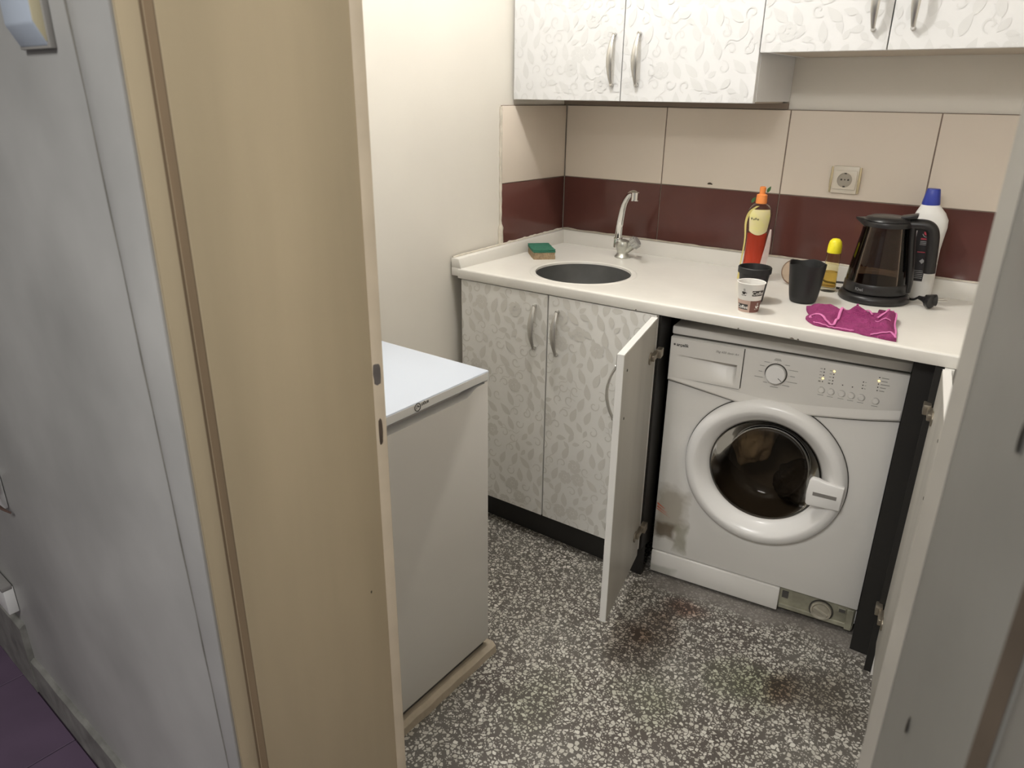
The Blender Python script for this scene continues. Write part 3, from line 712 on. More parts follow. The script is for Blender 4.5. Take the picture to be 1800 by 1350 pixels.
for x_, l_ in ((1.035, 0.010), (1.052, 0.005), (0.905, 0.004), (0.62, 0.003)):
    b = bmesh.new(); tube(b, [(x_, yc(x_) - 0.0002, HB + 0.0025), (x_ + l_ / 2, yc(x_) - 0.0006, HB + 0.0035), (x_ + l_, yc(x_) - 0.0002, HB + 0.002)], [0.0006, 0.0018, 0.0006], 6); obj('edge_chip', b, M_brown, top)
sink = thing('sink_bowl', 'round grey steel sink bowl set in the worktop', 'sink', (SX, SY, H - 0.16))
b = bmesh.new(); Rb = SR + 0.004
lathe(b, [(Rb - 0.0048, 0.1545), (Rb - 0.0062, 0.1545), (Rb - 0.0075, 0.12), (Rb - 0.014, 0.06), (Rb - 0.034, 0.022), (Rb - 0.07, 0.008), (0.028, 0.002), (0.022, -0.004), (0, -0.004), (0, -0.007), (0.03, -0.005), (Rb - 0.06, 0.003), (Rb - 0.022, 0.022), (Rb - 0.0052, 0.10)], 96)
obj('bowl', b, M_steel, sink)
b = bmesh.new(); cyl(b, (0, 0, -0.003), (0, 0, 0.003), 0.022, 0.018, 24, 0.001); cyl(b, (0, 0, -0.03), (0, 0, -0.004), 0.02); obj('drain', b, M_chrome, sink)

# tap
tap = thing('sink_mixer_tap', 'chrome swan-neck tap with a tilted knob behind the round sink', 'tap', (0.322, -0.118, H))
b = bmesh.new(); lathe(b, [(0, 0), (0.026, 0), (0.027, 0.004), (0.022, 0.010), (0.019, 0.016), (0.021, 0.026), (0.026, 0.038), (0.027, 0.046), (0.022, 0.056), (0.010, 0.061), (0, 0.062)], 32); 
cyl(b, (0.0, 0, 0.022), (0.034, 0.006, 0.048), 0.017, 0.015, 24, 0.002); obj('body', b, M_limechrome, tap)
b = bmesh.new(); cyl(b, (0.030, 0.005, 0.045), (0.050, 0.009, 0.062), 0.0165, 0.0185, 20, 0.003); 
for k in range(8):
    a = k * math.pi / 4; d = Vector((0.020, 0.004, 0.017)).normalized(); s_ = d.cross(Vector((0, 0, 1))).normalized(); q = s_.cross(d)
    o_ = (s_ * math.cos(a) + q * math.sin(a)) * 0.0165; p = Vector((0.033, 0.0055, 0.048)) + o_; cyl(b, p, p + d * 0.018, 0.0042, 0.005, 8)
obj('knob', b, mat('clear_grey_knob', (0.62, 0.62, 0.60), 0.2, metal=0.3, trans=0.3), tap)
b = bmesh.new(); bx, by = 0.322, -0.118
ctrl = [(0.300, -0.115, 0.925), (0.300, -0.117, 0.950), (0.305, -0.122, 0.985), (0.318, -0.138, 1.025), (0.342, -0.170, 1.068), (0.372, -0.208, 1.100), (0.400, -0.236, 1.122), (0.418, -0.248, 1.126), (0.423, -0.252, 1.118)]
pth = smooth_path([Vector(c) - Vector((bx, by, H)) for c in ctrl], 6)
nn = len(pth); tube(b, pth, [0.0135 - 0.0035 * min(1, i / (nn * 0.7)) for i in range(nn)], 16, flat=0.8)
cyl(b, (0.300 - bx, -0.115 - by, 0.030), (0.300 - bx, -0.115 - by, 0.066), 0.0165, 0.0150, 20, 0.003); obj('spout', b, M_chrome, tap)
b = bmesh.new(); cyl(b, (0.423 - bx, -0.252 - by, 1.130 - H), (0.424 - bx, -0.254 - by, 1.103 - H), 0.0125, 0.0125, 20, 0.002); obj('aerator', b, M_chrome, tap)

# ------------------------------------------------------------------ washing machine (local frame: x along its front, y depth, z up)
WA = 0.122
wm = thing('washing_machine', 'white front-loading washing machine with grimy lower left corner, under the worktop', 'washing machine', (0.7045, -0.5175, 0.0), WA)
W_, D_ = 0.595, 0.40
b = bmesh.new()
box(b, 0.0, W_, 0.018, D_, 0.772, 0.790, 0.001, 1)
box(b, 0.0, 0.012, 0.018, D_, 0.035, 0.775, 0.001, 1); box(b, W_ - 0.012, W_, 0.018, D_, 0.035, 0.775, 0.001, 1)
box(b, 0.0, W_, D_ - 0.012, D_, 0.035, 0.775, 0.001, 1); box(b, 0.0, W_, 0.018, D_, 0.03, 0.042, 0.001, 1)
obj('housing', b, M_wm, wm)
b = bmesh.new(); box(b, -0.001, W_ + 0.001, 0.0, D_ + 0.006, 0.7935, 0.817, 0.004); obj('lid', b, M_wmp, wm)
b = bmesh.new(); box(b, 0.003, W_ - 0.003, 0.004, D_, 0.7895, 0.794); obj('lid_gap', b, M_line, wm, smooth=False)
# front panel with porthole
b = bmesh.new(); box(b, 0.0, W_, 0.0, 0.018, 0.0885, 0.672, 0.003)
fp = obj('front_panel', b, M_wmb, wm)
DX, DZ = 0.293, 0.440
c = bmesh.new(); cyl(c, (DX, -0.05, DZ), (DX, 0.06, DZ), 0.188, 0.188, 72); boolean(fp, c)
# shallow dished ring around the door
AX = Matrix.Translation((DX, 0, DZ)) @ Matrix.Rotation(math.pi / 2, 4, 'X')      # lathe z -> -y
b = bmesh.new(); lathe(b, [(0.218, 0.0), (0.222, 0.0016), (0.246, 0.0018), (0.262, 0.0004), (0.262, -0.001), (0.218, -0.001)], 96, AX, closed=True)
obj('door_surround', b, M_wmb, wm)
# control fascia with curved lower edge
low = [(0.0, 0.660), (0.05, 0.654), (0.115, 0.6445), (0.19, 0.634), (0.24, 0.630), (0.30, 0.629), (0.35, 0.632), (0.407, 0.638), (0.47, 0.646), (0.53, 0.655), (W_, 0.667)]
b = bmesh.new(); prism(b, low + [(W_, 0.7885), (0.0, 0.7885)], -0.009, 0.017, 0.0018, axis='y'); fas = obj('control_fascia', b, M_wmp, wm)
c = bmesh.new(); box(c, 0.012, 0.193, -0.05, 0.10, 0.674, 0.760); boolean(fas, c)
# concave band along the lower edge of the fascia
b = bmesh.new(); t = bmesh.new(); cols = []
for x, z in low:
    x = min(max(x, 0.003), W_ - 0.003)
    cols.append([t.verts.new((x, yy_, z + dz)) for dz, yy_ in ((0.0015, -0.0105), (0.006, -0.0135), (0.014, -0.0128), (0.024, -0.0098), (0.030, -0.0088))])
for p_, q_ in zip(cols, cols[1:]):
    for k in range(4): t.faces.new((p_[k], q_[k], q_[k + 1], p_[k + 1]))
bmesh.ops.recalc_face_normals(t, faces=t.faces)
for f in t.faces:
    f.normal_update()
merge(b, t); obj('fascia_lip', b, M_wmp, wm)
b = bmesh.new(); tube(b, [(x, -0.0022, z - 0.0022) for x, z in low], 0.0014, 6); obj('fascia_seam', b, M_line, wm)
# detergent drawer: height-field scoop
b = bmesh.new(); t = bmesh.new(); x0, x1, z0, z1 = 0.0035, 0.2015, 0.6725, 0.7875; nx_, nz_ = 60, 36; g_ = []
for i in range(nx_ + 1):
    row = []
    for j in range(nz_ + 1):
        x = x0 + (x1 - x0) * i / nx_; z = z0 + (z1 - z0) * j / nz_
        ztop = 0.748 - 0.030 * (x - 0.035) / 0.155 + 0.022 * 0
        ztop = 0.7385
        dep = 0.0
        if 0.020 < x < 0.187 and z < ztop and z > 0.680:
            u = (z - 0.680) / (ztop - 0.680); e = min(1.0, (0.187 - x) / 0.006) * min(1.0, (x - 0.020) / 0.14) ** 1.1
            dep = 0.030 * (u ** 1.2) * e
            
        row.append(t.verts.new((x, -0.0135 + dep, z)))
    g_.append(row)
for i in range(nx_):
    for j in range(nz_): t.faces.new((g_[i][j], g_[i + 1][j], g_[i + 1][j + 1], g_[i][j + 1]))
bd = [e for e in t.edges if e.is_boundary]; r = bmesh.ops.extrude_edge_only(t, edges=bd)
for v in [v for v in r['geom'] if isinstance(v, bmesh.types.BMVert)]: v.co.y = -0.004
bmesh.ops.recalc_face_normals(t, faces=t.faces); merge(b, t)
dr = obj('detergent_drawer', b, M_wmp, wm, angle=50)
b = bmesh.new(); tube(b, [(0.2028, -0.0098, 0.787), (0.2028, -0.0098, 0.676), (0.200, -0.0098, 0.6715), (0.004, -0.0098, 0.6715)], 0.0010, 6); obj('drawer_seam', b, M_line, wm)
def FT(x, z, y=-0.0142): return Matrix.Translation((x, y, z)) @ FRONT
b = text_bm('arçelik', 0.0125, FT(0.019, 0.7655), bold=0.0002, shear=0.1)
# star emblem before the name
for k in range(8):
    a = k * math.pi / 4; c_ = Vector((0.0135, -0.0142, 0.7690)); 
    v1 = b.verts.new(c_ + Vector((math.cos(a) * 0.0048, 0, math.sin(a) * 0.0048))); v2 = b.verts.new(c_ + Vector((math.cos(a + .5) * 0.0015, 0, math.sin(a + .5) * 0.0015))); v3 = b.verts.new(c_); v4 = b.verts.new(c_ + Vector((math.cos(a - .5) * 0.0015, 0, math.sin(a - .5) * 0.0015)))
    b.faces.new((v1, v2, v3, v4))
obj('brand_lettering', b, M_markd, wm, smooth=False)['kind'] = 'stuff'
obj('model_lettering', text_bm('5kg 600 devir A+', 0.0088, FT(0.128, 0.7660), shear=0.25), M_mark, wm, smooth=False)['kind'] = 'stuff'
# programme dial
KX, KZ = 0.289, 0.7335
AK = Matrix.Translation((KX, -0.009, KZ)) @ Matrix.Rotation(math.pi / 2, 4, 'X')
b = bmesh.new(); lathe(b, [(0.0258, 0.0), (0.0258, 0.0012), (0.0286, 0.0012), (0.0286, 0.0)], 48, AK, closed=True); dial_ring = obj('dial_ring', b, M_line, wm)
b = bmesh.new(); lathe(b, [(0, 0), (0.0258, 0), (0.0250, 0.012), (0.0228, 0.0145), (0, 0.0150)], 48, AK); kn = obj('dial', b, M_wmd, wm)
b = bmesh.new(); a = math.radians(-38); p0 = Vector((KX + 0.011 * math.cos(a), -0.0243, KZ + 0.011 * math.sin(a))); p1 = Vector((KX + 0.0225 * math.cos(a), -0.0240, KZ + 0.0225 * math.sin(a)))
tube(b, [p0, p1], 0.0008, 6); obj('pointer', b, M_line, kn)
b = bmesh.new()
for k in range(12):
    a = math.pi / 2 - k * math.pi / 6; r0 = 0.0325
    cx = KX + r0 * math.cos(a); cz = KZ + r0 * math.sin(a)
    cyl(b, (cx, -0.0092, cz), (cx, -0.0097, cz), 0.0007, n=8)
    L = [0.016, 0.012, 0.022, 0.012, 0.024, 0.018, 0.020, 0.010, 0.022, 0.009, 0.012, 0.014][k]
    if k == 0: box(b, cx - 0.009, cx + 0.009, -0.0097, -0.0090, cz + 0.004, cz + 0.0055); box(b, cx - 0.007, cx + 0.007, -0.0097, -0.0090, cz + 0.0075, cz + 0.009)
    elif k == 6: box(b, cx - 0.010, cx + 0.010, -0.0097, -0.0090, cz - 0.0055, cz - 0.0042)
    elif math.cos(a) > 0: box(b, cx + 0.003, cx + 0.003 + L, -0.0097, -0.0090, cz - 0.0006, cz + 0.0006)
    else: box(b, cx - 0.003 - L, cx - 0.003, -0.0097, -0.0090, cz - 0.0006, cz + 0.0006)
obj('dial_scale', b, M_mark, wm, smooth=False)['kind'] = 'stuff'
# lamps and buttons
leds = [(0.4035, [0.769, 0.7605, 0.752, 0.7435, 0.735], 3), (0.4270, [0.7675, 0.759, 0.7505, 0.742, 0.7335], 0), (0.4515, [0.735], None), (0.4745, [0.7345], None), (0.4970, [0.7525, 0.744, 0.7355], None), (0.5305, [0.771, 0.7625, 0.754, 0.7455, 0.737], 1)]
bl_ = bmesh.new()
for x, zz, lit in leds:
    for k, z in enumerate(zz):
        b = bmesh.new(); rr_ = 0.0022 if k == lit else 0.0017
        cyl(b, (x, -0.0085, z), (x, -0.0102, z), rr_, rr_ * 0.7, 12)
        o = obj('indicator_light', b, M_led if k == lit else M_markd, wm)
        if k == lit: o['label'] = 'lit amber indicator'
        if x > 0.52: box(bl_, x + 0.005, x + 0.005 + (0.016, 0.014, 0.020, 0.013, 0.011)[k], -0.0096, -0.0090, z - 0.0008, z + 0.0008)
        elif x > 0.48 : box(bl_, x + 0.0035, x + 0.0075, -0.0096, -0.0090, z - 0.0004, z + 0.0004)
        elif len(zz) == 5: box(bl_, x - 0.010, x - 0.0045, -0.0096, -0.0090, z - 0.0006 - (0.0012 if k == 4 else 0), z + 0.0006 + (0.0012 if k == 4 else 0))
for x, z in ((0.404, 0.7115), (0.427, 0.711), (0.4525, 0.7115), (0.475, 0.711), (0.4985, 0.7105), (0.5315, 0.708)):
    b = bmesh.new(); cyl(b, (x, -0.0085, z), (x, -0.0120, z), 0.0082, 0.0072, 24, 0.001); obj('button', b, M_wmp, wm)
    P = [(x + 0.0090 * math.cos(a), -0.0094, z + 0.0090 * math.sin(a)) for a in [math.radians(120 - 15 * q) for q in range(13)]]
    tube(bl_, P, 0.0004, 5); box(bl_, x - 0.007, x + 0.007, -0.0096, -0.0090, z - 0.0135, z - 0.0125)
obj('panel_print', bl_, M_mark, wm, smooth=False)['kind'] = 'stuff'
# door: ring, glass bowl, handle
wd = thing('tmp', 'x', 'x'); bpy.data.objects.remove(wd)
b = bmesh.new(); lathe(b, [(0.2165, 0.0005), (0.2165, 0.012), (0.2125, 0.024), (0.203, 0.031), (0.191, 0.0335), (0.184, 0.032), (0.172, 0.021), (0.158, 0.006), (0.1515, -0.004), (0.1515, -0.012), (0.160, -0.012), (0.180, 0.0), (0.2165, 0.0)], 120, AX, closed=True)
dg_ = obj('door_ring', b, M_wmd, wm, angle=60)
b = bmesh.new(); lathe(b, [(0.2185, 0.0004), (0.2185, 0.0030), (0.2165, 0.0030), (0.2165, 0.0004)], 96, AX, closed=True); obj('door_seam', b, M_line, wm)
b = bmesh.new(); lathe(b, [(0.1525, -0.004), (0.1515, -0.012), (0.135, -0.034), (0.118, -0.066), (0.100, -0.082), (0.06, -0.088), (0, -0.090), (0, -0.084), (0.06, -0.082), (0.097, -0.076), (0.113, -0.062), (0.129, -0.031), (0.143, -0.010), (0.146, -0.004)], 96, AX, closed=False); obj('door_glass', b, M_glass_wm, wm, angle=60)
b = bmesh.new(); lathe(b, [(0.1485, -0.010), (0.188, -0.010), (0.188, -0.05), (0.178, -0.058), (0.165, -0.05), (0.1485, -0.02)], 72, AX, closed=True); obj('gasket', b, M_gasket, wm)
b = bmesh.new(); lathe(b, [(0.176, -0.060), (0.235, -0.075), (0.235, -0.36), (0, -0.36), (0, -0.357), (0.232, -0.357), (0.232, -0.078), (0.178, -0.064)], 72, AX, closed=False)
obj('drum', b, M_drum, wm)
# latch handle
b = bmesh.new()
hpts = [(0.5045, 0.4655), (0.462, 0.4680), (0.450, 0.4700), (0.440, 0.4740), (0.424, 0.4745), (0.4180, 0.4680), (0.4150, 0.4330), (0.4165, 0.3990), (0.4220, 0.3935), (0.5020, 0.3970)]
prism(b, hpts, -0.0400, -0.022, 0.0028, axis='y'); hd = obj('door_handle', b, M_wmd, wm, angle=50)
b = bmesh.new(); prism(b, [(0.431, 0.4265), (0.490, 0.4265), (0.490, 0.4370), (0.431, 0.4370)], -0.0404, -0.0396, 0.0, axis='y')
obj('handle_slot', b, mat('slot_grey', (0.23, 0.215, 0.20), 0.5), hd)
# plinth, filter panel, feet
b = bmesh.new(); box(b, 0.001, 0.389, -0.004, 0.012, 0.010, 0.0855, 0.003); obj('plinth_cover', b, M_wmb, wm)
b = bmesh.new(); box(b, 0.003, W_ - 0.003, 0.012, 0.030, 0.018, 0.088, 0.0015, 1); box(b, 0.391, W_ - 0.004, 0.006, 0.014, 0.016, 0.030, 0.0015, 1)
box(b, 0.571, W_ - 0.006, 0.004, 0.014, 0.012, 0.080, 0.0015, 1); box(b, 0.545, 0.568, 0.008, 0.014, 0.060, 0.076, 0.001, 1)
obj('filter_panel', b, M_filter, wm)
b = bmesh.new(); box(b, 0.396, 0.413, 0.009, 0.0125, 0.052, 0.074); obj('panel_hole', b, M_gasket, wm, smooth=False)
b = bmesh.new(); box(b, 0.550, 0.566, 0.0065, 0.0085, 0.063, 0.072); obj('panel_hole', b, M_gasket, wm, smooth=False)
AF = Matrix.Translation((0.505, 0.010, 0.048)) @ Matrix.Rotation(math.pi / 2, 4, 'X')
b = bmesh.new(); lathe(b, [(0.0325, -0.001), (0.0325, 0.003), (0.0295, 0.003), (0.0295, -0.001)], 40, AF, closed=True); obj('filter_ring', b, M_line, wm)
b = bmesh.new(); lathe(b, [(0, 0.004), (0.020, 0.004), (0.024, 0.008), (0.028, 0.008), (0.0292, 0.0), (0, 0.0)], 40, AF)
bb = bmesh.new(); box(bb, -0.021, 0.021, -0.004, 0.004, 0.002, 0.011, 0.001, 1); merge(b, bb, AF @ Matrix.Rotation(math.radians(-28), 4, 'Z')); obj('filter_cap', b, mat('filter_cap_plastic', (0.50, 0.46, 0.37), 0.45, var=0.35, vscale=30), wm)
for x in (0.05, W_ - 0.045):
    for y in (0.045, D_ - 0.05):
        b = bmesh.new(); cyl(b, (x, y, 0), (x, y, 0.032), 0.020, 0.016, 16, 0.002); obj('foot', b, M_gasket, wm)
# remains of an orange sticker, low on the left
b = bmesh.new()
for (xa, za, xb, zb_, h_) in ((0.004, 0.250, 0.030, 0.238, 0.006), (0.004, 0.240, 0.040, 0.222, 0.0035), (0.003, 0.233, 0.046, 0.2135, 0.003), (0.005, 0.243, 0.036, 0.229, 0.002)):
    prism(b, [(xa, za), (xb, zb_), (xb - 0.004, zb_ + h_ * 0.6), (xa, za + h_)], -0.0004, 0.0005, 0, axis='y')
obj('sticker_remnant', b, M_sticker, wm, smooth=False)
# laundry seen through the door
def lump(name, label, cx, cy, cz, rx, ry, rz, m, seed):
    t = bmesh.new(); bmesh.ops.create_icosphere(t, subdivisions=5, radius=1.0)
    for v in t.verts:
        n = v.co.normalized(); q = 1 + 0.22 * mnoise.noise(n * 2.2 + Vector((seed, 0, 0))) + 0.10 * (1 - abs(mnoise.noise(n * 5 + Vector((0, seed, 0))))) 
        v.co = Vector((cx + n.x * rx * q, cy + n.y * ry * q, max(cz + n.z * rz * q, -1)))
    o = obj(name, t, m); o.matrix_world = wm.matrix_world.copy()
    o.location = (0.7045, -0.5175, 0); o.rotation_euler = (0, 0, WA)
    return tag(o, label, 'laundry')
lump('laundry', 'beige laundry visible through the left of the washer door glass', 0.215, 0.215, 0.470, 0.065, 0.075, 0.105, M_pot, 3.0)
lump('laundry', 'dark laundry behind the right of the washer door glass', 0.372, 0.225, 0.320, 0.068, 0.075, 0.060, M_pot2, 9.0)

# ------------------------------------------------------------------ wall cabinets
ZC, ZC2, DU = 1.392, 1.5150, 0.302
u1 = thing('wall_cabinet', 'taller two-door floral wall cabinet above the sink', 'cabinet', (-0.013, 0, ZC))
b = bmesh.new()
box(b, -0.001 + 0.012, 0.016, -0.284, 0.006, 0.0, 0.70); obj('side_panel', b, M_lamu, u1, smooth=False)
b = bmesh.new(); box(b, 0.771, 0.789, -0.284, 0.006, 0.004, 0.70, 0.0008, 1); obj('side_panel', b, M_lamu, u1)
b = bmesh.new(); box(b, 0.016, 0.771, -0.284, 0.006, 0.0, 0.016, 0.0008, 1); obj('bottom_panel', b, M_under, u1)
b = bmesh.new(); box(b, 0.016, 0.771, -0.284, 0.006, 0.684, 0.70); obj('top_panel', b, M_under, u1, smooth=False)
b = bmesh.new(); box(b, 0.0, 0.789, -0.005, 0.0055, -0.0165, 0.0); obj('gap_shade_strip', b, mat('gap_shade_brown', (0.25, 0.20, 0.16), 0.7), u1, smooth=False)  # added brown strip, paints the dark gap between tiles and cabinet
door(u1, (-0.001, -DU, 0.0), 0, 0.3900, 0.700, 0.362, 0.112, 21, upper=True)
door(u1, (0.3895, -DU, 0.0), 0, 0.3995, 0.700, 0.052, 0.112, 22, upper=True)
u2 = thing('wall_cabinet', 'shorter two-door floral wall cabinet at the right, hung higher', 'cabinet', (0.776, 0, ZC2))
b = bmesh.new(); box(b, 0.0145, 0.030, -0.284, 0.006, 0.0, 0.577); obj('side_panel', b, M_lamu, u2, smooth=False)
b = bmesh.new(); box(b, 0.588, 0.606, -0.284, 0.006, 0.0, 0.577); obj('side_panel', b, M_lamu, u2, smooth=False)
b = bmesh.new(); box(b, 0.030, 0.588, -0.284, 0.006, 0.0, 0.016); obj('bottom_panel', b, M_under, u2, smooth=False)
b = bmesh.new(); box(b, 0.030, 0.588, -0.284, 0.006, 0.561, 0.577); obj('top_panel', b, M_under, u2, smooth=False)
door(u2, (0.0, -DU, 0.0), 0, 0.3030, 0.577, 0.267, 0.112, 23, upper=True)
door(u2, (0.3035, -DU, 0.0), 0, 0.3030, 0.577, 0.049, 0.112, 24, upper=True)

# ------------------------------------------------------------------ chest freezer
FX, FY, FZ = 0.5213, -1.1099, 0.8169
fz = thing('chest_freezer', 'white chest freezer with pale lid against the left wall beside the doorway', 'freezer', (0.0, 0.0, 0.0))
LX = -0.035
b = bmesh.new(); box(b, LX, FX - 0.001, -1.605, FY - 0.001, 0.048, 0.7915, 0.004); bod = obj('body', b, M_freezer, fz)
# scooped grip under the lid
b = bmesh.new(); prism(b, [(-1.61, 0.772), (-1.190, 0.772), (-1.178, 0.7755), (-1.160, 0.785), (-1.150, 0.7875), (-1.125, 0.7880), (-1.125, 0.7935), (-1.61, 0.7935)], FX - 0.0295, FX + 0.02, 0, axis='x')
boolean(bod, b)
b = bmesh.new(); box(b, FX - 0.032, FX - 0.028, -1.60, -1.128, 0.760, 0.792); obj('grip_recess', b, M_recess, fz, smooth=False)
b = bmesh.new(); box(b, LX, FX, -1.607, FY, 0.7935, FZ, 0.003); obj('lid', b, M_lid, fz)
b = bmesh.new(); box(b, FX - 0.0005, FX + 0.0006, -1.604, FY - 0.004, 0.7960, FZ - 0.0035); obj('lid_edge', b, M_lidedge, fz, smooth=False)
b = bmesh.new()
AL = Matrix.Translation((FX + 0.0009, -1.3495, 0.8058)) @ Matrix.Rotation(math.pi / 2, 4, 'Y')
lathe(b, [(0.0075, 0.0), (0.0092, 0.0), (0.0092, 0.0006), (0.0075, 0.0006)], 32, AL, closed=True)
tube(b, [(FX + 0.0011, -1.3535, 0.8025), (FX + 0.0011, -1.3515, 0.8085), (FX + 0.0011, -1.3480, 0.8095), (FX + 0.0011, -1.3475, 0.8055), (FX + 0.0011, -1.3445, 0.8065)], 0.0008, 5)
lt = text_bm('UĞUR', 0.0085, Matrix.Translation((FX + 0.001, -1.3385, 0.8055)) @ Matrix.Rotation(math.pi / 2, 4, 'Z') @ FRONT, bold=0.0001)
merge(b, lt); obj('brand_lettering', b, M_markd, fz, smooth=False)['kind'] = 'stuff'
b = bmesh.new(); box(b, LX + 0.02, FX - 0.012, -1.59, FY - 0.012, 0.022, 0.050); obj('base_frame', b, M_gasket, fz, smooth=False)
b = bmesh.new(); t = bmesh.new(); rows = []
for i in range(41):
    y = -1.098 - i * 0.0128; wv = 0.0025 * mnoise.noise(Vector((y * 18, 0, 0))); zt_ = 0.031 + 0.003 * mnoise.noise(Vector((y * 22, 4, 0)))
    rows.append([t.verts.new((0.45, y, 0.0)), t.verts.new((0.5365 + wv, y, 0.0)), t.verts.new((0.5345 + wv, y, zt_ - 0.010)), t.verts.new((0.5240 + wv, y, zt_)), t.verts.new((0.45, y, zt_ - 0.009))])
for p_, q_ in zip(rows, rows[1:]):
    for k in range(5): t.faces.new((p_[k], p_[(k + 1) % 5], q_[(k + 1) % 5], q_[k]))
t.faces.new(rows[0]); t.faces.new(rows[-1][::-1]); bmesh.ops.recalc_face_normals(t, faces=t.faces); merge(b, t)
tag(obj('floor_board', b, M_wood, angle=25), 'worn cream painted board on the floor along the freezer base', 'board')

# ------------------------------------------------------------------ socket
so = thing('power_socket', 'ivory wall socket with gold side trims on the cream tiles', 'socket', (0.9705, -0.0005, 1.1865))
b = bmesh.new(); box(b, -0.036, 0.036, -0.009, 0.0, -0.0385, 0.0385, 0.003); obj('frame', b, M_socket, so)
for s in (-1, 1):
    b = bmesh.new(); tube(b, [(s * 0.0385, -0.006, -0.036), (s * 0.0385, -0.009, 0.0), (s * 0.0385, -0.006, 0.036)], [0.003, 0.004, 0.003], 10); obj('side_trim', b, M_gold, so)
b = bmesh.new(); box(b, -0.0315, 0.0315, -0.0125, -0.008, -0.0265, 0.0265, 0.0015); pl_ = obj('cover_plate', b, M_socket, so)
c = bmesh.new(); cyl(c, (0, -0.05, 0), (0, -0.0095, 0), 0.0205, 0.0205, 40); boolean(pl_, c)
b = bmesh.new(); cyl(b, (0, -0.0100, 0), (0, -0.009, 0), 0.0204, n=40); ins = obj('insert', b, M_sockgrey, so)
b = bmesh.new(); 
for x in (-0.0095, 0, 0.0095): cyl(b, (x, -0.0106, 0.001), (x, -0.0100, 0.001), 0.0027 if x else 0.002, n=12)
box(b, -0.003, 0.003, -0.0115, -0.0100, -0.0205, -0.0165); box(b, -0.003, 0.003, -0.0115, -0.0100, 0.0170, 0.0205); obj('contact_holes', b, M_line, ins, smooth=False)['kind'] = 'stuff'

# ------------------------------------------------------------------ sponge
sg = thing('sponge', 'green and tan scouring sponge beside the sink', 'sponge', (0.0935, -0.276, H), math.radians(-45))
def softbox(L, W, z0, z1, seed, amp=0.0015, sag=0.0):
    t = bmesh.new(); bmesh.ops.create_cube(t, size=1); bmesh.ops.subdivide_edges(t, edges=list(t.edges), cuts=9, use_grid_fill=True)
    for v in t.verts:
        x, y, z = v.co * 2; r = 0.93 + 0.07 * math.sqrt(max(0, 1 - max(abs(x), abs(y)) ** 6))
        nn_ = mnoise.noise(Vector((x * 2 + seed, y * 2, z * 2))); 
        zz = z0 + (z + 1) / 2 * (z1 - z0)
        v.co = Vector((x * L / 2 * (1 - 0.03 * abs(y) ** 3) + amp * nn_, y * W / 2 * (1 - 0.03 * abs(x) ** 3) + amp * nn_, zz + sag * (x * x) * (1 if z > 0 else 0) + (0.4 * amp * nn_ if z > -0.9 else 0)))
    return t
obj('foam', softbox(0.120, 0.074, 0.0, 0.0235, 1, 0.002, 0.002), M_spongey, sg, angle=60)
obj('scourer', softbox(0.122, 0.076, 0.0230, 0.0305, 1, 0.002, 0.0025), M_spongeg, sg, angle=60)

# ------------------------------------------------------------------ cups and mugs
def mug_bm(rt, rb, h, lip=0.0, wave=0.0, sq=0.0, th=0.0022, n=72):
    t = bmesh.new(); prof = [(rb * 0.0, 0.0), (rb - 0.004, 0.0), (rb, 0.004)]
    if lip: prof += [(rb + (rt - lip - rb) * s, 0.004 + (h - 0.022) * s) for s in (0.33, 0.66, 1.0)] + [(rt - 0.0006, h - 0.0165), (rt, h - 0.014), (rt, h - 0.002), (rt - 0.002, h)]
    else: prof += [(rb + (rt - rb) * (s ** 0.75), 0.004 + (h - 0.004) * s) for s in (0.15, 0.3, 0.5, 0.7, 0.85, 0.95)] + [(rt, h)]
    rt2 = rt - th - (lip * 0.4); prof += [(rt2, h - 0.001), (rt2 - 0.001, h - 0.006), (rb + (rt2 - rb) * 0.4 - th, h * 0.4), (rb - th - 0.002, 0.006), (0, 0.005)]
    rings = []
    for r, z in prof:
        if r == 0: rings.append([t.verts.new((0, 0, z))]); continue
        row = []
        for i in range(n):
            a = 2 * math.pi * i / n; k = max(0, z / h) ** 2
            rr = r * (1 + sq * k * (abs(math.cos(2 * a)) * -1 + 0.5)); zz = z + wave * k * k * math.cos(4 * a + 0.6) * (1 if z > h * 0.8 else 0)
            row.append(t.verts.new((rr * math.cos(a), rr * math.sin(a), zz)))
        rings.append(row)
    for a, b_ in zip(rings, rings[1:]):
        for i in range(n):
            j = (i + 1) % n
            if len(a) == 1: t.faces.new((a[0], b_[j], b_[i]))
            elif len(b_) == 1: t.faces.new((a[i], a[j], b_[0]))
            else: t.faces.new((a[i], a[j], b_[j], b_[i]))
    bmesh.ops.recalc_face_normals(t, faces=t.faces); return t
m1 = obj('planter_cup', mug_bm(0.0435, 0.030, 0.096, lip=0.004), M_blackmug, loc=(0.873, -0.405, H), angle=40)
tag(m1, 'matte black cup with a rim band, behind the paper coffee cup', 'cup')
m2 = obj('planter_cup', mug_bm(0.0480, 0.0340, 0.106, wave=0.0028, sq=0.05), M_blackmug, loc=(0.985, -0.318, H), angle=50)
tag(m2, 'matte black cup with a wavy rim, left of the yellow-capped bottle', 'cup')

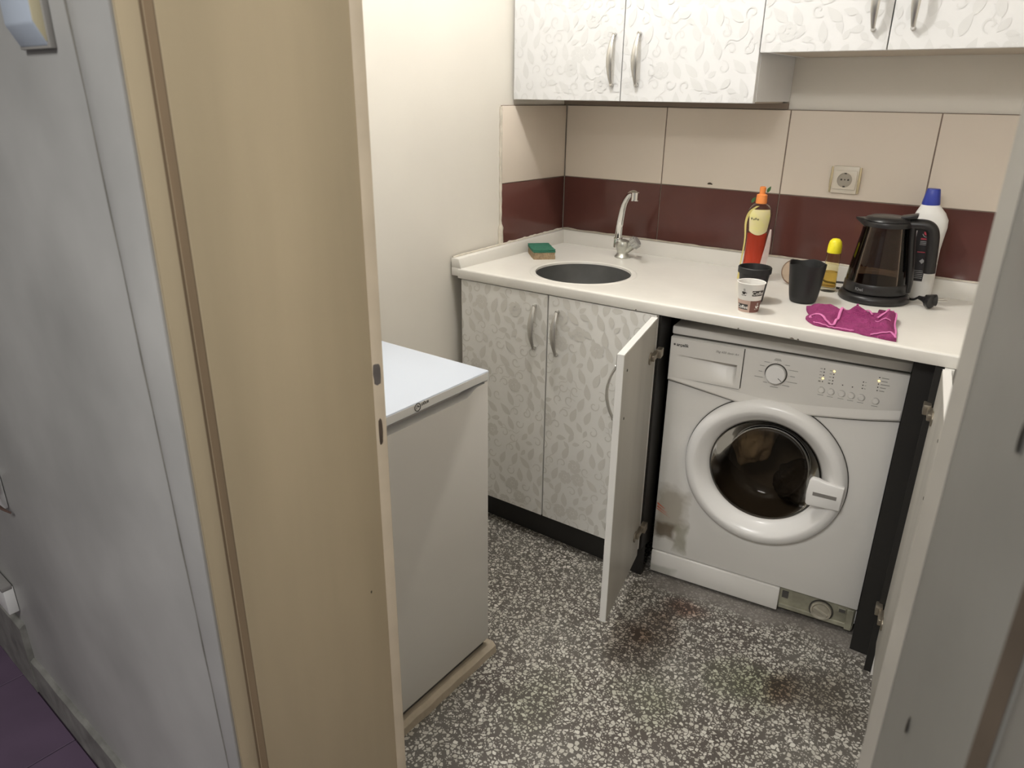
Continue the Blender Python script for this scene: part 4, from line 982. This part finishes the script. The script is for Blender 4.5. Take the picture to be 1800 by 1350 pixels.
pc = thing('paper_cup', 'small paper coffee cup with tan and brown print, in front of the black cup', 'cup', (0.9025, -0.508, H))
PR0, PR1, PH = 0.0245, 0.0335, 0.079
b = bmesh.new(); lathe(b, [(0, 0.004), (PR0 - 0.002, 0.004), (PR0 - 0.0015, 0.0), (PR0, 0.0), (PR1, PH - 0.004), (PR1 + 0.0012, PH - 0.0028), (PR1 + 0.0022, PH - 0.001), (PR1 + 0.0012, PH), (PR1 - 0.0008, PH - 0.001), (PR1 - 0.001, PH - 0.005), (PR0 - 0.001, 0.006), (0, 0.005)], 64); obj('body', b, M_paper, pc, angle=60)
def cone_pt(a, z, off=0.0003):
    r = PR0 + (PR1 - PR0) * z / (PH - 0.004) + off; return Vector((r * math.cos(a), r * math.sin(a), z))
def wrap_patch(a0, a1, z0, z1, off=0.0003, n=20, curve=0.0):
    t = bmesh.new(); rows = []
    for i in range(n + 1):
        a = a0 + (a1 - a0) * i / n; s = (i / n - 0.5) * 2
        rows.append([t.verts.new(cone_pt(a, z0, off)), t.verts.new(cone_pt(a, z1 + curve * (1 - s * s), off))])
    for p_, q_ in zip(rows, rows[1:]): t.faces.new((p_[0], q_[0], q_[1], p_[1]))
    bmesh.ops.recalc_face_normals(t, faces=t.faces); return t
def wrap_text(s, size, ac, zc, off=0.0007, **kw):
    me = text_mesh(s, size, extrude=0.0, align='CENTER', **kw); t = bmesh.new(); t.from_mesh(me)
    for v in t.verts:
        x, y = v.co.x, v.co.y; v.co = cone_pt(ac + x / 0.030, zc + y, off)
    return t
CA = math.atan2(C0.y + 0.508, C0.x - 0.9025)          # angle facing the camera
b = wrap_patch(CA - 1.9, CA + 0.12, 0.003, 0.0345); obj('tan_print', b, M_cuptan, pc)
b = wrap_patch(CA + 0.12, CA + 1.9, 0.003, 0.0345); obj('brown_print', b, M_cupbrown, pc)
obj('label_print', wrap_patch(CA + 0.16, CA + 1.26, 0.0475, 0.0615, 0.0005), M_markd, pc)
obj('label_print', wrap_patch(CA - 1.16, CA - 0.08, 0.0100, 0.0245, 0.0005), M_markd, pc)
obj('lettering', wrap_text('Coffee', 0.0125, CA + 0.71, 0.0505, off=0.0012, bold=0.0001), M_paper, pc, smooth=False)['kind'] = 'stuff'
obj('lettering', wrap_text('Coffee', 0.0125, CA - 0.61, 0.0130, off=0.0012, bold=0.0001), M_paper, pc, smooth=False)['kind'] = 'stuff'
def cup_icon(ac, zc, s, off=0.0006):
    t = bmesh.new()
    def poly(P):
        t.faces.new([t.verts.new(cone_pt(ac + x * s / 0.030, zc + y * s, off)) for x, y in P])
    poly([(-.5, .5), (.5, .5), (.42, .1), (.2, -.2), (-.2, -.2), (-.42, .1)]); poly([(-.7, -.32), (.7, -.32), (.45, -.5), (-.45, -.5)]); poly([(.5, .4), (.75, .35), (.7, .05), (.45, .05), (.6, .12), (.62, .28), (.5, .3)])
    for k, x in enumerate((-.12, .12)): poly([(x, .65), (x + .12, .85), (x, 1.05), (x + .08, 1.25), (x + .18, 1.25), (x + .1, 1.05), (x + .22, .85), (x + .1, .65)])
    return t
obj('cup_icon', cup_icon(CA - 0.52, 0.0520, 0.0105), M_markd, pc, smooth=False)
obj('cup_icon', cup_icon(CA + 0.80, 0.0165, 0.0100), M_paper, pc, smooth=False)

# ------------------------------------------------------------------ leaning glass lid behind the wavy cup
gl = thing('glass_lid', 'small round tinted glass lid leaning behind the wavy black cup', 'dish', (0.905, -0.155, H))
LM = Matrix.Translation((0, 0.022, 0.035)) @ Matrix.Rotation(math.radians(-66), 4, 'X') @ Matrix.Identity(4)
LM = Matrix.Translation((0.0, 0.022, 0.0355)) @ Matrix.Rotation(math.radians(25), 4, 'Z') @ Matrix.Rotation(math.radians(62), 4, 'X')
b = bmesh.new(); lathe(b, [(0, 0.004), (0.025, 0.003), (0.0375, 0.0), (0.0375, -0.002), (0.025, 0.001), (0, 0.002)], 48, LM); obj('glass_disc', b, M_discglass, gl)
b = bmesh.new(); lathe(b, [(0.0370, -0.0022), (0.0395, -0.0015), (0.0395, 0.0015), (0.0370, 0.0018)], 48, LM, closed=True); obj('rim', b, mat('brown_rim', (0.20, 0.13, 0.09), 0.3, metal=0.4), gl)

# ------------------------------------------------------------------ washing-up liquid bottle (orange cap, red liquid)
ob = thing('dish_soap_bottle', 'washing-up liquid bottle with orange cap and red liquid, near the wall', 'bottle', (0.786, -0.160, H), math.radians(35))
prof = [(0, 0), (0.030, 0), (0.0335, 0.004), (0.0325, 0.05), (0.0305, 0.10), (0.0300, 0.13), (0.0320, 0.155), (0.0355, 0.180), (0.0365, 0.196), (0.0335, 0.211), (0.0250, 0.222), (0.0150, 0.228), (0.0130, 0.231)]
b = bmesh.new(); lathe(b, prof + [(0.0118, 0.231), (0.014, 0.2265), (0.024, 0.2205), (0.0322, 0.2098), (0.0350, 0.196), (0.0340, 0.180), (0.0306, 0.155), (0.0285, 0.13), (0.0290, 0.10), (0.0310, 0.05), (0.0318, 0.005), (0, 0.0015)], 48, sy=0.62); obj('body', b, M_clear, ob, angle=60)
b = bmesh.new(); lathe(b, [(0, 0.0018), (0.0314, 0.0052), (0.0306, 0.05), (0.0287, 0.10), (0.0282, 0.13), (0.0290, 0.142), (0, 0.142)], 48, sy=0.60); obj('red_liquid', b, M_redliq, ob, angle=60)
b = bmesh.new(); lathe(b, [(0, 0.228), (0.0155, 0.228), (0.0160, 0.232), (0.0150, 0.252), (0.0135, 0.2535), (0.0085, 0.255), (0.0080, 0.262), (0.0090, 0.266), (0.0088, 0.274), (0.006, 0.276), (0, 0.276)], 32); obj('cap', b, M_orange, ob, angle=40)
def curved_patch(prof_, a0, a1, z0, z1, off, sy, n=16, m_=10, zf=None):
    t = bmesh.new(); rows = []
    def rad(z):
        for (ra, za), (rb_, zb_) in zip(prof_, prof_[1:]):
            if za <= z <= zb_ and zb_ > za: return ra + (rb_ - ra) * (z - za) / (zb_ - za)
        return prof_[-1][0]
    for i in range(n + 1):
        a = a0 + (a1 - a0) * i / n; row = []
        for j in range(m_ + 1):
            z = z0 + (z1 - z0) * j / m_
            if zf: z = zf(i / n, j / m_, z)
            r = rad(z) + off; row.append(t.verts.new((r * math.cos(a), r * math.sin(a) * sy, z)))
        rows.append(row)
    for p_, q_ in zip(rows, rows[1:]):
        for j in range(m_): t.faces.new((p_[j], q_[j], q_[j + 1], p_[j + 1]))
    bmesh.ops.recalc_face_normals(t, faces=t.faces); return t
fa = math.atan2(C0.y + 0.16, C0.x - 0.786) - math.radians(35)      # local angle towards the camera
lab = curved_patch(prof, fa - 0.75, fa + 1.1, 0.150, 0.212, 0.0008, 0.62, zf=lambda u, v, z: z - (1 - v) * 0.012 * math.sin(u * 3.1)); obj('front_label', lab, M_yellabel, ob)
b = bmesh.new()          # dark script on the label
for (a_, z_, l_) in ((-0.55, 0.186, 0.007), (-0.35, 0.184, 0.005), (-0.20, 0.186, 0.007), (-0.02, 0.184, 0.006)):
    P = []
    for q in range(7):
        a = fa + a_ + 0.02 * q; z = z_ + l_ * 0.5 * math.sin(q * 1.6); r = 0.0368 + 0.0012 * 0; rr = curved_r = None
        P.append((0.0372 * math.cos(a), 0.0372 * math.sin(a) * 0.62, z))
    tube(b, P, 0.0006, 5)
b2 = bmesh.new(); b2.free()
obj('label_script', b, M_markd, ob)['kind'] = 'stuff'
# peeled yellow strip at the left, peeled pink strip at the right
def strip(ctrl, widths, thick, m, name, parent, side=(1, 0, 0), k=6):
    P = smooth_path(ctrl, k); n = len(P); t = bmesh.new(); rows = []; sd = Vector(side).normalized()
    for i, p in enumerate(P):
        s = i / (n - 1) * (len(widths) - 1); a = int(min(s, len(widths) - 2)); w_ = widths[a] + (widths[a + 1] - widths[a]) * (s - a)
        d = (P[min(i + 1, n - 1)] - P[max(i - 1, 0)]).normalized(); nr = d.cross(sd).normalized() * thick
        rows.append([t.verts.new(p - sd * w_ / 2 - nr), t.verts.new(p + sd * w_ / 2 - nr), t.verts.new(p + sd * w_ / 2 + nr), t.verts.new(p - sd * w_ / 2 + nr)])
    for a, c_ in zip(rows, rows[1:]):
        for q in range(4): t.faces.new((a[q], a[(q + 1) % 4], c_[(q + 1) % 4], c_[q]))
    t.faces.new(rows[0]); t.faces.new(rows[-1][::-1]); bmesh.ops.recalc_face_normals(t, faces=t.faces)
    return obj(name, t, m, parent, angle=60)
rw = math.radians(-35); Rl = Matrix.Rotation(rw, 3, 'Z'); cr = Rl @ Vector((Rr.x, Rr.y, 0)).normalized(); cf = Rl @ Vector((F.x, F.y, 0)).normalized()
def L3(a, d, z): v = cr * a + cf * d; return (v.x, v.y, z)          # bottle-local point from (right, away, up)
strip([L3(-0.012, -0.014, 0.222), L3(-0.032, -0.012, 0.205), L3(-0.040, -0.008, 0.175), L3(-0.036, -0.006, 0.12), L3(-0.040, -0.006, 0.05), L3(-0.042, -0.006, 0.005)], [0.008, 0.010, 0.006, 0.004, 0.004, 0.006], 0.0005, mat('yellow_film', (0.72, 0.62, 0.22), 0.5), 'peeled_label', ob, side=cr)
strip([L3(0.034, -0.014, 0.155), L3(0.030, -0.020, 0.12), L3(0.026, -0.022, 0.08), L3(0.018, -0.024, 0.035), L3(0.010, -0.025, 0.004)], [0.004, 0.012, 0.018, 0.018, 0.006], 0.0005, M_pink, 'peeled_label', ob, side=cr)
for (a, z, an, s_) in ((0.017, 0.268, 62, 0.020), (-0.024, 0.238, 55, 0.020)):
    t = bmesh.new(); P = leafpoly(0, 0, math.radians(an), s_, s_ * 0.55)
    vs = [t.verts.new(L3(a + x, -0.004 + 0.1 * x, z + zz)) for x, zz in P]; f = t.faces.new(vs); r = bmesh.ops.extrude_face_region(t, geom=[f])
    bmesh.ops.translate(t, vec=cf * 0.0006, verts=[v for v in r['geom'] if isinstance(v, bmesh.types.BMVert)]); bmesh.ops.recalc_face_normals(t, faces=t.faces)
    obj('printed_leaf', t, M_green, ob)

# ------------------------------------------------------------------ small bottle with yellow cap
yb = thing('glass_bottle', 'slim clear bottle with yellow domed cap, half full of amber liquid', 'bottle', (1.007, -0.150, H))
b = bmesh.new(); lathe(b, [(0, 0), (0.0205, 0), (0.0215, 0.003), (0.0210, 0.012), (0.0200, 0.030), (0.0195, 0.08), (0.0185, 0.112), (0.0175, 0.112), (0.0182, 0.08), (0.0186, 0.030), (0.0192, 0.014), (0, 0.010)], 40); obj('body', b, M_clearglass, yb, angle=60)
b = bmesh.new(); lathe(b, [(0, 0.0105), (0.0189, 0.0145), (0.0184, 0.030), (0.0182, 0.056), (0, 0.056)], 40); obj('amber_liquid', b, M_oil, yb, angle=60)
b = bmesh.new(); lathe(b, [(0, 0.110), (0.0185, 0.110), (0.0190, 0.113), (0.0185, 0.130), (0.0160, 0.142), (0.0100, 0.149), (0, 0.151)], 40); obj('cap', b, M_yel, yb, angle=60)

# ------------------------------------------------------------------ white bottle with blue cap
wbt = thing('cleaner_bottle', 'white cleaner bottle with blue cap and dark label, behind the kettle', 'bottle', (1.218, -0.0590, H), math.radians(8))
def bottle_sections(secs, n=40):
    """secs: (z, half width, half depth, x shift)"""
    t = bmesh.new(); rings = []
    for z, a, d, sx_ in secs:
        rings.append([t.verts.new((sx_ + a * math.copysign(abs(math.cos(th)) ** 0.8, math.cos(th)), d * math.copysign(abs(math.sin(th)) ** 0.8, math.sin(th)), z)) for th in [2 * math.pi * i / n for i in range(n)]])
    for a, c_ in zip(rings, rings[1:]):
        for i in range(n): t.faces.new((a[i], a[(i + 1) % n], c_[(i + 1) % n], c_[i]))
    t.faces.new(rings[0][::-1]); t.faces.new(rings[-1]); bmesh.ops.recalc_face_normals(t, faces=t.faces); return t
secs = [(0, 0.037, 0.026, 0), (0.004, 0.040, 0.029, 0), (0.05, 0.0405, 0.030, 0), (0.10, 0.0385, 0.029, 0), (0.135, 0.037, 0.028, 0.001), (0.165, 0.0395, 0.029, 0.001), (0.195, 0.0435, 0.030, 0), (0.215, 0.0430, 0.029, -0.001), (0.232, 0.036, 0.026, -0.003), (0.245, 0.027, 0.022, -0.006), (0.254, 0.0215, 0.0195, -0.008), (0.256, 0.0195, 0.018, -0.008)]
obj('body', bottle_sections(secs), M_bottle, wbt, angle=60)
obj('cap', bottle_sections([(0.252, 0.0220, 0.020, -0.008), (0.257, 0.0222, 0.0205, -0.008), (0.280, 0.0185, 0.017, -0.008), (0.292, 0.0165, 0.0155, -0.008), (0.2945, 0.0150, 0.014, -0.008)]), M_blue, wbt, angle=50)
t = bmesh.new(); P = [(-0.026, 0.05), (0.010, 0.05), (0.012, 0.19), (-0.026, 0.19)]
b = bmesh.new(); prism(b, P, -0.0312, -0.0300, 0, axis='y'); lb = obj('front_label', b, M_labelblk, wbt, smooth=False)
b = bmesh.new()
for z, h_, x0_, x1_ in ((0.163, 0.004, -0.014, 0.012), (0.128, 0.0025, -0.016, 0.014)): box(b, x0_, x1_, -0.0318, -0.0312, z, z + h_)
lathe(b, [(0, 0), (0.0075, 0), (0.0075, 0.0006), (0, 0.0006)], 20, Matrix.Translation((-0.002, -0.0312, 0.182)) @ Matrix.Rotation(math.pi / 2, 4, 'X')); obj('red_print', b, mat('label_red', (0.5, 0.06, 0.09), 0.5), lb, smooth=False)['kind'] = 'stuff'
b = bmesh.new()
tube(b, smooth_path([(-0.012, -0.0316, 0.178), (-0.006, -0.0316, 0.171), (0.004, -0.0316, 0.172), (0.010, -0.0316, 0.180)], 5), 0.0009, 5)
for z in (0.157, 0.153, 0.149): box(b, -0.014, 0.010, -0.0317, -0.0312, z, z + 0.0014)
prism(b, [(0.0, 0.098), (0.007, 0.105), (0.0, 0.112), (-0.007, 0.105)], -0.0317, -0.0312, 0, axis='y')
for k in range(5): box(b, -0.015, 0.008, -0.0317, -0.0312, 0.058 + k * 0.005, 0.0592 + k * 0.005)
obj('white_print', b, mat('label_print_grey', (0.42, 0.42, 0.42), 0.5), lb, smooth=False)['kind'] = 'stuff'

# ------------------------------------------------------------------ kettle
KC = (1.131, -0.1645)
ke = thing('electric_kettle', 'black kettle with smoked glass jug, on its round base beside the blue-capped bottle', 'kettle', (*KC, H), math.radians(0))
b = bmesh.new(); lathe(b, [(0, 0), (0.086, 0), (0.0905, 0.005), (0.0895, 0.016), (0.085, 0.0215), (0.078, 0.0235), (0, 0.0235)], 64); obj('power_base', b, M_blackp, ke, angle=50)
b = bmesh.new(); lathe(b, [(0, 0.0245), (0.078, 0.0245), (0.0810, 0.028), (0.0795, 0.050), (0.0780, 0.053), (0, 0.053)], 64); lb_ = obj('lower_band', b, M_blackp, ke, angle=50)
b = bmesh.new(); lathe(b, [(0.0780, 0.0530), (0.0745, 0.08), (0.0670, 0.13), (0.0600, 0.175), (0.0570, 0.200), (0.0575, 0.208), (0.0552, 0.208), (0.0545, 0.200), (0.0575, 0.175), (0.0645, 0.13), (0.0720, 0.08), (0.0752, 0.0530)], 64, closed=True); obj('glass_jug', b, M_smoke, ke, angle=60)
b = bmesh.new(); lathe(b, [(0.0535, 0.200), (0.0595, 0.201), (0.0602, 0.210), (0.0585, 0.214), (0.0535, 0.214)], 64, closed=True); obj('collar', b, M_blackp, ke, angle=50)
b = bmesh.new(); lathe(b, [(0, 0.212), (0.055, 0.212), (0.057, 0.216), (0.053, 0.2225), (0.042, 0.2265), (0, 0.228)], 56)
ld = obj('lid', b, M_blackp, ke, angle=50)
hdir = Vector((0.90, 0.10, 0)).normalized()        # handle direction: to the right of the photo
sdir = -hdir; pd = Vector((-hdir.y, hdir.x, 0))
b = bmesh.new(); t = bmesh.new()
Q = [sdir * 0.050 + pd * 0.028 + Vector((0, 0, 0.196)), sdir * 0.078 + Vector((0, 0, 0.213)), sdir * 0.050 - pd * 0.028 + Vector((0, 0, 0.196))]
Q2 = [sdir * 0.044 + pd * 0.032 + Vector((0, 0, 0.2185)), sdir * 0.080 + Vector((0, 0, 0.2185)), sdir * 0.044 - pd * 0.032 + Vector((0, 0, 0.2185))]
q = [t.verts.new(v) for v in Q]; q2 = [t.verts.new(v) for v in Q2]
t.faces.new(q); t.faces.new(q2[::-1])
for i in range(3): t.faces.new((q[i], q[(i + 1) % 3], q2[(i + 1) % 3], q2[i]))
bmesh.ops.recalc_face_normals(t, faces=t.faces); bmesh.ops.bevel(t, geom=list(t.edges), offset=0.002, segments=2, profile=0.5, affect='EDGES'); merge(b, t); obj('spout', b, M_blackp, ke)
b = bmesh.new(); t = bmesh.new(); Q = [hdir * 0.030 + pd * 0.022, hdir * 0.070 + pd * 0.020, hdir * 0.070 - pd * 0.020, hdir * 0.030 - pd * 0.022]
va = [t.verts.new(v + Vector((0, 0, 0.222 + (0.006 if i in (1, 2) else 0)))) for i, v in enumerate(Q)]; vb_ = [t.verts.new(v + Vector((0, 0, 0.229 + (0.009 if i in (1, 2) else 0)))) for i, v in enumerate(Q)]
t.faces.new(va); t.faces.new(vb_[::-1])
for i in range(4): t.faces.new((va[i], va[(i + 1) % 4], vb_[(i + 1) % 4], vb_[i]))
bmesh.ops.recalc_face_normals(t, faces=t.faces); bmesh.ops.bevel(t, geom=list(t.edges), offset=0.002, segments=2, profile=0.5, affect='EDGES'); merge(b, t); obj('lid_tab', b, M_blackp, ke)
# handle: back strip down the jug and an open bow
b = bmesh.new()
tube(b, [hdir * 0.062 + Vector((0, 0, 0.206)), hdir * 0.067 + Vector((0, 0, 0.16)), hdir * 0.074 + Vector((0, 0, 0.11)), hdir * 0.081 + Vector((0, 0, 0.055)), hdir * 0.081 + Vector((0, 0, 0.030))], [0.016, 0.018, 0.018, 0.017, 0.013], 14, flat=0.55, up=hdir)
hb = [hdir * 0.045 + Vector((0, 0, 0.2085)), hdir * 0.085 + Vector((0, 0, 0.2105)), hdir * 0.104 + Vector((0, 0, 0.204)), hdir * 0.1130 + Vector((0, 0, 0.185)), hdir * 0.1170 + Vector((0, 0, 0.150)), hdir * 0.1195 + Vector((0, 0, 0.115)), hdir * 0.1215 + Vector((0, 0, 0.088))]
tube(b, smooth_path(hb, 6), [0.0150] * 37, 16, flat=1.15, up=pd); obj('handle', b, M_blackp, ke, angle=50)
ca = math.atan2(C0.y - KC[1], C0.x - KC[0]) - 0.62
me = text_mesh('Kiwi', 0.0125, extrude=0.0, bold=0.0002); t = bmesh.new(); t.from_mesh(me)
for v in t.verts: a = ca + v.co.x / 0.081; v.co = Vector((0.0811 * math.cos(a), 0.0811 * math.sin(a), 0.034 + v.co.y))
obj('lettering', t, mat('silver_print', (0.22, 0.22, 0.22), 0.4), lb_, smooth=False)
# cord and plug
b = bmesh.new()
tube(b, smooth_path([(-0.085, 0.03, 0.008), (-0.120, 0.045, 0.006), (-0.145, 0.060, 0.006), (-0.150, 0.085, 0.006), (-0.125, 0.105, 0.008), (-0.08, 0.090, 0.012), (-0.06, 0.080, 0.006)], 8), 0.0033, 8)
obj('cord', b, M_blackp, ke, angle=60); b = bmesh.new()
tube(b, smooth_path([(0.06, 0.080, 0.006), (0.085, 0.040, 0.006), (0.100, 0.005, 0.014), (0.112, -0.006, 0.024)], 8), 0.0033, 8); obj('cord', b, M_blackp, ke, angle=60)
pg0 = Vector((0.112, -0.006, 0.024)); pgd = Vector((0.60, -0.34, -0.06)).normalized()
b = bmesh.new(); tube(b, [pg0, pg0 + pgd * 0.012, pg0 + pgd * 0.022, pg0 + pgd * 0.028, pg0 + pgd * 0.040], [0.005, 0.0065, 0.0105, 0.0165, 0.0175], 16)
tube(b, [pg0 + pgd * 0.022 + Vector((0, 0, 0)), pg0 + pgd * 0.034 + Vector((0.012, 0.016, 0.002))], [0.014, 0.0155], 16)
plg = obj('plug', b, M_blackp, ke, angle=40)
b = bmesh.new(); pdir = Vector((0.86, 0.5, 0.04)).normalized(); ps = Vector((0.5, -0.86, 0)).normalized()
for s in (-1, 1):
    a_ = pg0 + pgd * 0.034 + Vector((0.010, 0.014, 0.002)) + ps * 0.0095 * s; cyl(b, a_, a_ + pdir * 0.026, 0.0022, 0.0020, 10)
obj('pins', b, M_chrome, plg)

# ------------------------------------------------------------------ purple cloth
cl = thing('cleaning_cloth', 'crumpled purple terry cloth with pink hems on the worktop edge', 'cloth', (1.15, -0.46, H))
def q3(x, y): return Vector((x - 1.15, y + 0.46, 0))
cA, cB, cC, cD = q3(1.012, -0.375), q3(1.072, -0.529), q3(1.262, -0.548), q3(1.225, -0.350)   # back left, front left, front right, back right
NU, NVv = 110, 70
def cloth_pt(u, v):
    """u left->right, v front->back"""
    front = cB.lerp(cC, u); back = cA.lerp(cD, u); p = front.lerp(back, v)
    p += Vector((0.006 * mnoise.noise(Vector((u * 6, v * 2, 1))), 0.010 * mnoise.noise(Vector((u * 5, v * 2, 7))), 0))
    if v > 0.5: p.y += -0.040 * (v - 0.5) * 2 * math.sin(math.pi * min(1, max(0, (u - 0.22) / 0.70))) ** 1.0
    if u < 0.5 and v < 0.5: p.x -= 0.014 * math.sin(math.pi * v * 2) * (1 - 2 * u)
    edge = min(1, min(u, 1 - u) * 9) * min(1, min(v, 1 - v) * 7)
    def ridge(cu, cv, ang, L, Wd, hh):
        du, dv = (u - cu), (v - cv) * 0.85; a = du * math.cos(ang) + dv * math.sin(ang); c_ = -du * math.sin(ang) + dv * math.cos(ang)
        return hh * math.exp(-(a / L) ** 2 - (c_ / Wd) ** 2)
    z = 0.0035 + 0.009 * edge + 0.005 * edge * mnoise.noise(Vector((u * 7, v * 6, 0))) + 0.0022 * mnoise.noise(Vector((u * 22, v * 20, 3)))
    z += ridge(0.20, 0.75, 0.1, 0.20, 0.20, 0.013) + ridge(0.33, 0.42, 1.0, 0.25, 0.06, 0.012) + ridge(0.66, 0.80, -0.05, 0.26, 0.08, 0.014) + ridge(0.55, 0.78, 0.9, 0.10, 0.05, 0.012)
    z += ridge(0.93, 0.70, 1.3, 0.26, 0.07, 0.022) + ridge(0.55, 0.45, -0.25, 0.35, 0.07, 0.008) + ridge(0.92, 0.04, 0.1, 0.10, 0.06, 0.007) + ridge(0.12, 0.12, 0.3, 0.13, 0.08, 0.008)
    z -= ridge(0.45, 0.34, 0.5, 0.12, 0.06, 0.008) + ridge(0.66, 0.55, -0.1, 0.16, 0.04, 0.006)
    p.z = max(z, 0.002); return p
t = bmesh.new(); G = [[t.verts.new(cloth_pt(i / NU, j / NVv)) for j in range(NVv + 1)] for i in range(NU + 1)]
for i in range(NU):
    for j in range(NVv): t.faces.new((G[i][j], G[i + 1][j], G[i + 1][j + 1], G[i][j + 1]))
bd = [e for e in t.edges if e.is_boundary]; r = bmesh.ops.extrude_edge_only(t, edges=bd)
for v in [v for v in r['geom'] if isinstance(v, bmesh.types.BMVert)]: v.co.z = 0.0006
bmesh.ops.recalc_face_normals(t, faces=t.faces); obj('terry_cloth', t, M_cloth, cl, angle=80)
def hem(uv, r=0.0026, lift=0.0015, name='hem'):
    P = []
    for (u, v) in smooth_path([(a, b_, 0) for a, b_ in uv], 10) and [(q.x, q.y) for q in smooth_path([(a, b_, 0) for a, b_ in uv], 10)]:
        p = cloth_pt(min(max(u, 0), 1), min(max(v, 0), 1)); p.z += lift; P.append(p)
    b = bmesh.new(); tube(b, P, r, 8, flat=0.6); obj(name, b, M_hem, cl, angle=80)
hem([(0.02, 0.10), (0.06, 0.20), (0.13, 0.17), (0.20, 0.06), (0.27, 0.04), (0.33, 0.22), (0.37, 0.48), (0.42, 0.55)], 0.0034, 0.003)
hem([(0.03, 0.03), (0.12, 0.01), (0.24, 0.0), (0.36, 0.02), (0.50, 0.01)], 0.0022, 0.0005)
hem([(0.70, 0.01), (0.82, 0.05), (0.92, 0.08), (0.99, 0.02)], 0.0030, 0.002)
hem([(0.58, 0.60), (0.70, 0.50), (0.84, 0.47), (0.93, 0.50)], 0.0026, 0.002)
hem([(0.56, 0.78), (0.58, 0.88), (0.64, 0.93), (0.70, 0.82), (0.74, 0.72)], 0.0028, 0.003)
hem([(0.78, 0.62), (0.84, 0.72), (0.90, 0.74), (0.905, 0.86), (0.90, 0.97)], 0.0030, 0.003)
hem([(0.985, 0.05), (0.99, 0.30), (0.985, 0.55), (0.99, 0.80), (0.94, 0.985)], 0.0024, 0.001)
# turned-up loop at the right back corner
b = bmesh.new(); t = bmesh.new(); rows = []
for i in range(17):
    a = math.pi * (-0.15 + 1.3 * i / 16); rows.append([t.verts.new((cD.x - 0.006 - 0.030 * w_ + 0.0 , cD.y - 0.040 + 0.019 * math.cos(a), 0.012 + 0.017 * math.sin(a))) for w_ in (0, 0.5, 1.0)])
for p_, q_ in zip(rows, rows[1:]):
    for k in range(2): t.faces.new((p_[k], q_[k], q_[k + 1], p_[k + 1]))
bmesh.ops.solidify(t, geom=list(t.faces), thickness=0.002); bmesh.ops.recalc_face_normals(t, faces=t.faces); merge(b, t); obj('folded_loop', b, M_cloth, cl, angle=60)
P = [(cD.x - 0.005, cD.y - 0.040 + 0.019 * math.cos(math.pi * (-0.15 + 1.3 * i / 16)), 0.012 + 0.017 * math.sin(math.pi * (-0.15 + 1.3 * i / 16))) for i in range(17)]
b = bmesh.new(); tube(b, P, 0.0026, 8); obj('hem', b, M_hem, cl, angle=80)
